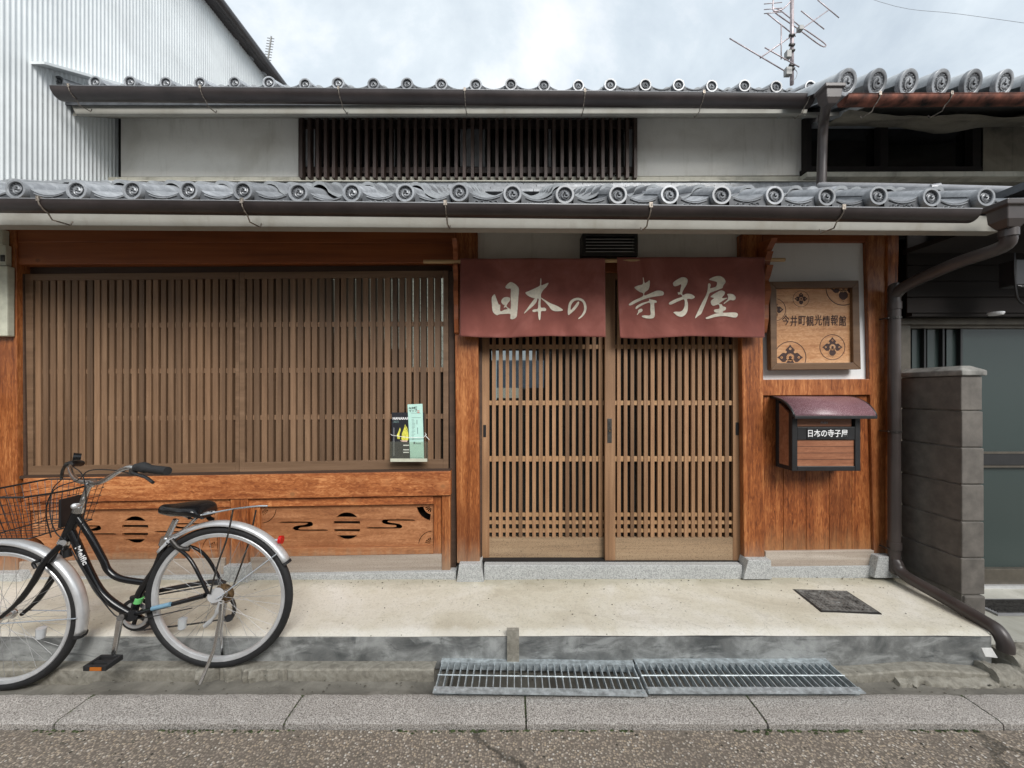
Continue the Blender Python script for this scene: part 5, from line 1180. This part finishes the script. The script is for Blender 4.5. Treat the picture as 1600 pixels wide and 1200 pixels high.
def WP(h_, ang, r_, off=0): return h_+U*(-math.cos(R(ang))*r_)+Vector((0, 0, math.sin(R(ang))*r_))+NN*off   # ang 0 = picture right
def fender(h_, a0, a1, r_, name, tip):
    mb = MB(); sec = [(-.027, -.012), (-.022, .0), (-.010, .006), (.010, .006), (.022, 0), (.027, -.012)]; n_ = 30
    for i in range(n_+1):
        a = a0+(a1-a0)*i/n_
        for o_, dr_ in sec: mb.v.append(tuple(WP(h_, a, r_+dr_, o_)))
    for i in range(n_):
        for k_ in range(5): q = i*6+k_; mb.f.append((q, q+1, q+7, q+6))
    o = mb.build(name, 'rim_alloy', bk, smooth=True); s = o.modifiers.new('s', 'SOLIDIFY'); s.thickness = .0012
    e2 = MB(); 
    for i in range(2):
        a = (a0 if tip == 0 else a1)+(0 if i == 0 else (2.2 if tip == 1 else -2.2))
        for o_, dr_ in sec: e2.v.append(tuple(WP(h_, a, r_+dr_+.001, o_)))
    for k_ in range(5): e2.f.append((k_, k_+1, k_+7, k_+6))
    q = e2.build('mudguard_tip', 'rubber', o); s = q.modifiers.new('s', 'SOLIDIFY'); s.thickness = .004
    return o
rf_ = fender(rh, 28, 140, WR+.018, 'rear_mudguard', 0); ff_ = fender(fh, -14, 96, WR+.018, 'front_mudguard', 0)
def T(pts, r_, name, mat='black_gloss', seg=10, sm=4, par=None):
    pts = KL(pts); 
    if sm and len(pts) > 2: pts = smoothline([tuple(p) for p in pts], sm)
    return MB().tube(pts, r_, seg).build(name, mat, par or bk, smooth=50)
T([(123, 797), (101, 845)], .020, 'head_tube'); T([(125, 791), (122, 800)], .023, 'headset', 'chrome'); T([(103, 842), (99, 849)], .023, 'headset', 'chrome')
T([(110, 828), (123, 856), (138, 890), (155, 921), (175, 941), (206, 960)], .017, 'down_tube')
T([(120, 806), (140, 836), (161, 874), (170, 892), (190, 904.5), (232, 911)], .014, 'top_tube')
T([(208, 962), (219, 925), (245, 885), (259, 843)], .0165, 'seat_tube'); T([(257, 848), (275, 812)], .0125, 'seat_post', 'chrome'); T([(256, 851), (260, 840)], .021, 'seat_clamp', 'chrome')
T([(206, 962, .035), (206, 962, -.035)], .024, 'bottom_bracket', seg=14)
T([(208, 960, .02), (262, 946, .045), (320, 931, .062)], .0095, 'chain_stay'); T([(215, 958, -.02), (290, 938, -.05), (352, 920, -.062)], .0095, 'chain_stay')
T([(238, 951, .049), (266, 944, .0578)], .0098, 'stay_highlight', 'highlight_blue', sm=0)  # blue gleam on the stay, painted as a thin coloured sleeve
T([(262, 848, .018), (278, 857, .03), (300, 878, .05), (325, 928, .062)], .0075, 'seat_stay'); T([(262, 848, -.018), (304, 856, -.04), (327, 876, -.055), (350, 918, -.062)], .0075, 'seat_stay')
T([(97, 850, .030), (70, 878, .050), (53, 908, .055), (31, 938, .055), (2, 964, .055)], [.013]*9+[.012]*4+[.009]*4, 'fork_leg'); T([(104, 850, -.030), (92, 882, -.045), (78, 910, -.050), (58, 938, -.052), (34, 960, -.052)], [.013]*9+[.012]*4+[.009]*4, 'fork_leg')
T([(97, 849, .035), (103, 848, -.035)], .014, 'fork_crown', 'chrome')
T([(124, 796), (133, 774), (141, 756)], .0115, 'stem', 'chrome'); T([(141, 757, .0), (147, 752, 0)], .017, 'stem_clamp', 'chrome')
T([(140, 753, 0), (152, 755, .04), (168, 748, .12), (185, 737, .19), (201, 730.5, .235), (216, 731.5, .26)], .0108, 'handlebar', 'chrome'); T([(143, 753, 0), (124, 752, -.05), (114, 744, -.12), (109, 732, -.20), (109, 727, -.24)], .0108, 'handlebar', 'chrome')
T([(214, 731, .25), (222, 730, .26), (236, 733, .28), (262, 736, .31)], [.018]*4+[.021]*3+[.016]*3+[.0165]*3, 'grip', 'rubber', sm=4)
T([(205, 738, .25), (216, 742, .27), (228, 746, .29), (239, 754, .32)], .006, 'brake_lever', 'black_metal'); T([(209, 732, .245), (208, 741, .245)], .014, 'lever_clamp', 'dark_steel')
T([(108, 726, -.24), (117, 724, -.28), (126, 724, -.36)], .017, 'grip', 'rubber'); T([(114, 714, -.24), (127, 714, -.26)], [.022, .018], 'bell', 'black_gloss', seg=14)
T([(104, 724, -.22), (98, 735, -.24), (96, 749, -.26)], .007, 'brake_lever', 'dark_steel')
for pts in ([(207, 741, .24), (180, 735, .2), (140, 735, .1), (122, 750, .05), (85, 765, .04), (72, 800, .03), (80, 840, .02)], [(98, 748, -.2), (82, 765, -.05), (78, 800, .03), (86, 830, .03), (98, 842, .02)], [(115, 730, -.2), (130, 745, .0), (134, 790, .03), (120, 860, .03), (140, 905, .03), (170, 945, .03)], [(112, 860, .02), (130, 893, .02), (165, 945, .02), (200, 968, .02), (300, 950, .06)]):
    T(pts, .0026, 'brake_cable', 'black_metal', seg=5)
# saddle
sd_ = MB(); prof = [(249, 789, .012, .5), (253, 786, .022, .8), (262, 787, .030, .9), (275, 787, .046, 1), (290, 785, .068, 1.05), (306, 784, .082, 1.1), (318, 785, .084, 1.1), (325, 789, .070, 1), (327.5, 794, .05, .6)]
for (x, y, hw, hh) in prof:
    c = K(x, y+8.5, 0)
    for k_ in range(14):
        a = 2*math.pi*k_/14; sa = math.sin(a); sd_.v.append(tuple(c+NN*(hw*math.cos(a))+Vector((0, 0, (.026 if sa > 0 else .042*(.55+.45*abs(math.cos(a))))*hh*sa))))
for i in range(len(prof)-1):
    for k_ in range(14): sd_.f.append((i*14+k_, i*14+(k_+1) % 14, (i+1)*14+(k_+1) % 14, (i+1)*14+k_))
sd_.f += [tuple(range(14)), tuple((len(prof)-1)*14+k_ for k_ in range(14))]
so_ = sd_.build('saddle', 'black_gloss', bk, smooth=True); s = so_.modifiers.new('sub', 'SUBSURF'); s.levels = 2; s.render_levels = 2
for off in (.02, -.02): T([(266, 806, off), (285, 806, off), (305, 812, off), (312, 804, off)], .0035, 'saddle_rail', 'chrome', seg=6, par=so_)
for px_ in (296, 306, 316): 
    for off in (.035, -.035): T([(px_, 800, off), (px_, 811, off)], .007, 'saddle_spring', 'dark_steel', seg=8, par=so_)
# rack
for off in (.05, .018, -.018, -.05): T([(305, 807, off), (360, 796, off), (400, 791, off), (418, 790.5, off)], .0042, 'rack_rail', 'chrome', seg=6)
for px_, py_ in ((306, 807), (345, 799), (380, 793.5), (417, 790.5)): T([(px_, py_, .052), (px_, py_, -.052)], .004, 'rack_crossbar', 'chrome', seg=6, sm=0)
T([(262, 840, .02), (285, 828, .04), (306, 808, .05)], .0038, 'rack_strut', 'chrome', seg=6); T([(264, 838, -.02), (290, 826, -.04), (312, 806, -.05)], .0038, 'rack_strut', 'chrome', seg=6)
T([(364, 797, .055), (355, 840, .062), (341, 880, .065), (328, 928, .068)], .0038, 'rack_leg', 'dark_steel', seg=6); T([(400, 797, -.055), (388, 850, -.062), (365, 915, -.068)], .0038, 'rack_leg', 'dark_steel', seg=6)
MB().tube([WP(rh, 24, WR+.024, 0), WP(rh, 24, WR+.034, 0)], .018, 12); 
pr_ = WP(rh, 46, WR+.03, 0); MB().tube([pr_, pr_-U*.018], .006, 6).build('reflector_stem', 'chrome', bk)
q1 = MB(); c0 = pr_-U*.022; q1.tube([c0+U*.004, c0-U*.010], [.019, .019], 14); q1.build('rear_reflector', 'reflector_red', bk, smooth=50)
for h_, a, fo in ((rh, 37, .03), (fh, 0, .03)):
    for sg_ in (1, -1): MB().tube([h_+NN*(sg_*.058), WP(h_, a, WR+.012, sg_*.03)], .0028, 5).build('mudguard_stay', 'chrome', bk)
for sg_ in (1, ): MB().tube([fh+NN*.058, WP(fh, 118, WR+.03, .03)], .0028, 5).build('mudguard_stay', 'chrome', bk)
# transmission
cc = K(214, 960, -.045)
ch = MB(); ringp = [(.062, -.002), (.078, -.003), (.078, .003), (.062, .002)]; base = MB(); base.lathe(ringp, 40, close=True)
for k_ in range(5): a = 2*math.pi*k_/5; base.tube([(0, 0, 0), (.064*math.cos(a), 0, .064*math.sin(a))], .009, 5)
me = base.mesh('chain_ring', 'black_metal', smooth=40)
def orient(o, c): 
    Mx = Matrix((U, NN, Vector((0, 0, 1)))).transposed().to_4x4(); Mx.translation = c-wloc(bk); o.matrix_local = Mx; return o
orient(link('chain_ring', me, bk), cc)
me = MB().lathe([(.046, -.004), (.060, -.004), (.060, .004), (.046, .004)], 40, close=True).mesh('chain_guard', 'aluminium', smooth=40); orient(link('chain_guard', me, bk), cc+NN*.008)
rs = rh-NN*.040
me = MB(); 
for k_ in range(6): r_ = .046-.0055*k_; y = -.004*k_+.012; me.lathe([(.012, y-.001), (r_, y-.001), (r_, y+.001), (.012, y+.001)], 28, close=True)
orient(link('sprocket_cassette', me.mesh('sprocket_cassette', 'brass_dirty', smooth=40), bk), rs)
T([(205, 934, -.045), (258, 921, -.05), (330, 909, -.055), (352, 911, -.055)], [.010]*13, 'chain_cover', 'black_metal', seg=6)
MB().tube([cc+Vector((0, 0, -.076)), K(300, 975, -.045), K(352, 967, -.045)], .004, 5).build('chain', 'dark_steel', bk); MB().tube([cc+Vector((0, 0, .076)), rs+Vector((0, 0, .045))], .004, 5).build('chain', 'dark_steel', bk)
# derailleur
T([(352, 925, -.06), (364, 940, -.065), (366, 955, -.065), (360, 968, -.06)], .009, 'derailleur_arm', 'dark_steel', seg=8); T([(356, 966, -.055), (358, 966, -.045)], .016, 'jockey_wheel', 'black_metal', seg=12); T([(346, 940, .06), (340, 955, .062), (331, 968, .065), (320, 978, .066)], [.012]*5+[.007]*4+[.010]*4, 'brake_arm', 'aluminium', seg=8)
T([(337, 930, .052), (337, 930, .030)], .031, 'brake_drum', 'spoke_steel', seg=24, sm=0)
# crank and pedal
T([(188, 966, .075), (177, 1029, .085)], [.0125, .009], 'crank_arm', 'chrome', seg=10, sm=0); T([(188, 965, .09), (196, 963, .03)], .013, 'crank_boss', 'dark_steel', seg=12, sm=0)
pc = K(163, 1035, .12); pd = MB()
pd.box(pc.x-.052, pc.x+.045, pc.y-.038, pc.y-.026, pc.z-.012, pc.z+.010); pd.box(pc.x-.052, pc.x+.045, pc.y+.026, pc.y+.038, pc.z-.012, pc.z+.010); pd.box(pc.x-.052, pc.x-.040, pc.y-.026, pc.y+.026, pc.z-.012, pc.z+.010); pd.box(pc.x+.033, pc.x+.045, pc.y-.026, pc.y+.026, pc.z-.012, pc.z+.010); pd.box(pc.x-.04, pc.x+.033, pc.y-.008, pc.y+.008, pc.z-.008, pc.z+.006)
pdo = pd.build('pedal', 'rubber', bk, bevel=.002); MB().box(pc.x-.020, pc.x+.028, pc.y-.041, pc.y-.0385, pc.z-.008, pc.z+.006).build('pedal_reflector', 'reflector_orange', pdo)
# stand
g1 = K(314, 1069, .10); g1.z = max(g1.z, ZC-1.34)
MB().tube([K(346, 938, .06), K(344, 966, .075), K(335, 1014, .085), K(313, 1068, .10)], [.009, .008, .008, .008], 8).build('stand_leg', 'chrome', bk, smooth=50)
e3 = rh+NN*-.10; e3 = Vector((rh.x-.02, 1.895, ZC-1.285)); MB().tube([rh-NN*.05, e3+Vector((0, -.01, .15)), e3], .0075, 8).build('stand_leg', 'chrome', bk, smooth=50)
for h_, a, r_ in ((rh, -145, .19), (fh, -20, .19)):
    c = WP(h_, a, r_, .02); MB().tube([c+Vector((.0, 0, -.022)), c+Vector((.004, 0, .022))], [.016, .018], 10).build('spoke_reflector', 'reflector_clear', bk, smooth=50)
T([(215, 941, .0), (218, 933, .0)], .0178, 'tube_sticker', 'sticker_green', sm=0, seg=14)
tx = text('Melfic', .038, 'white_ink', 'frame_lettering', bk, K(127, 868, .0205), bold=.0006, rot=(0, 0, 0)); tx.rotation_euler = (0, R(64), 0)
# brakes on the fork, lock
T([(88, 862, .03), (82, 874, .03), (70, 880, .03)], .008, 'brake_caliper', 'black_metal'); T([(62, 876, .03), (52, 880, .03), (56, 888, .03)], .007, 'brake_caliper', 'black_metal'); T([(268, 843, .03), (280, 856, .035), (296, 858, .03)], .010, 'ring_lock', 'dark_steel')
T([(104, 858, .0), (106, 870, 0)], .016, 'lamp_bracket', 'black_metal')
# basket
bsk = MB(); bx_r, bx_f = -2.055, -2.36; ya, yb_ = 1.67, 2.02; zt2, zb2 = ZC-.445, ZC-.635
tops = [(bx_r, ya), (bx_r, yb_), (bx_f, yb_), (bx_f, ya)]; bots = [(bx_r-.03, ya+.045), (bx_r-.03, yb_-.045), (bx_f+.06, yb_-.045), (bx_f+.06, ya+.045)]
def bp(side, u, v):
    a, b_ = tops[side], tops[(side+1) % 4]; c, d2 = bots[side], bots[(side+1) % 4]
    tp = Vector((a[0]+(b_[0]-a[0])*u, a[1]+(b_[1]-a[1])*u, zt2+.012*math.sin(math.pi*u)*(-1 if side == 0 else 0)+(.018 if side in (3,) else 0)*0)); bt = Vector((c[0]+(d2[0]-c[0])*u, c[1]+(d2[1]-c[1])*u, zb2))
    return tp.lerp(bt, v)
rim = []
for sd in range(4): rim += [tuple(bp(sd, u, 0)) for u in (0.06, .5, .94)]
bo = MB().tube(smoothline(rim, 4, True), .0045, 7, closed=True).build('basket', 'black_metal', bk, smooth=True)
for sd, nw_ in ((0, 11), (1, 10), (2, 11), (3, 10)):
    for k_ in range(nw_): MB().tube([bp(sd, (k_+.5)/nw_, 0), bp(sd, (k_+.5)/nw_, 1)], .0014, 4).build('basket_wire', 'black_metal', bo)
for lv in (.2, .4, .6, .8, 1):
    MB().tube([bp(sd, u, lv) for sd in range(4) for u in (.02, .98)], .0014 if lv < 1 else .003, 4, closed=True).build('basket_wire', 'black_metal', bo)
for k_ in range(1, 8):
    MB().tube([bp(0, k_/8, 1), bp(2, 1-k_/8, 1)], .0014, 4).build('basket_wire', 'black_metal', bo)
MB().box(bx_r-.004, bx_r+.006, 1.80, 1.90, ZC-.62, ZC-.49).build('basket_mount', 'black_metal', bk, bevel=.003)
lam = K(112, 792, .06); MB().lathe([(0, -.0), (.010, .004), (.013, .012), (.008, .03)], 14, axis='y', at=tuple(lam)).build('basket_catch', 'aluminium', bk, smooth=True)

# ================================================================ OPPOSITE SIDE OF THE STREET (behind the camera; lights and reflects)
oh = thing('opposite_house', 'brown house across the street behind the viewer, mirrored in the panes', 'house', (1.5, -2.4, RD))
MB().box(-.9, 6, -5, -2.4, RD, 3.1).build('wall', 'opposite_wall', oh); MB().box(-1.1, 6.2, -5, -2.0, 3.1, 3.2).build('eave', 'tile_groove', oh); MB().box(.0, .75, -2.41, -2.39, 1.55, 2.1).build('shutter', 'opposite_white', oh)
ow = thing('garden_wall', 'low dark wall across the street behind the viewer', 'wall', (-4, -2.4, RD)); MB().box(-3.4, -.9, -2.6, -2.4, RD, 1.9).build('wall', 'opposite_wall', ow)
oz = thing('opposite_house', 'second dark house across the street behind the viewer, left of the garden wall', 'house', (-5, -2.4, RD)); MB().box(-8, -3.4, -5, -2.4, RD, 3.6).build('wall', 'opposite_wall', oz)
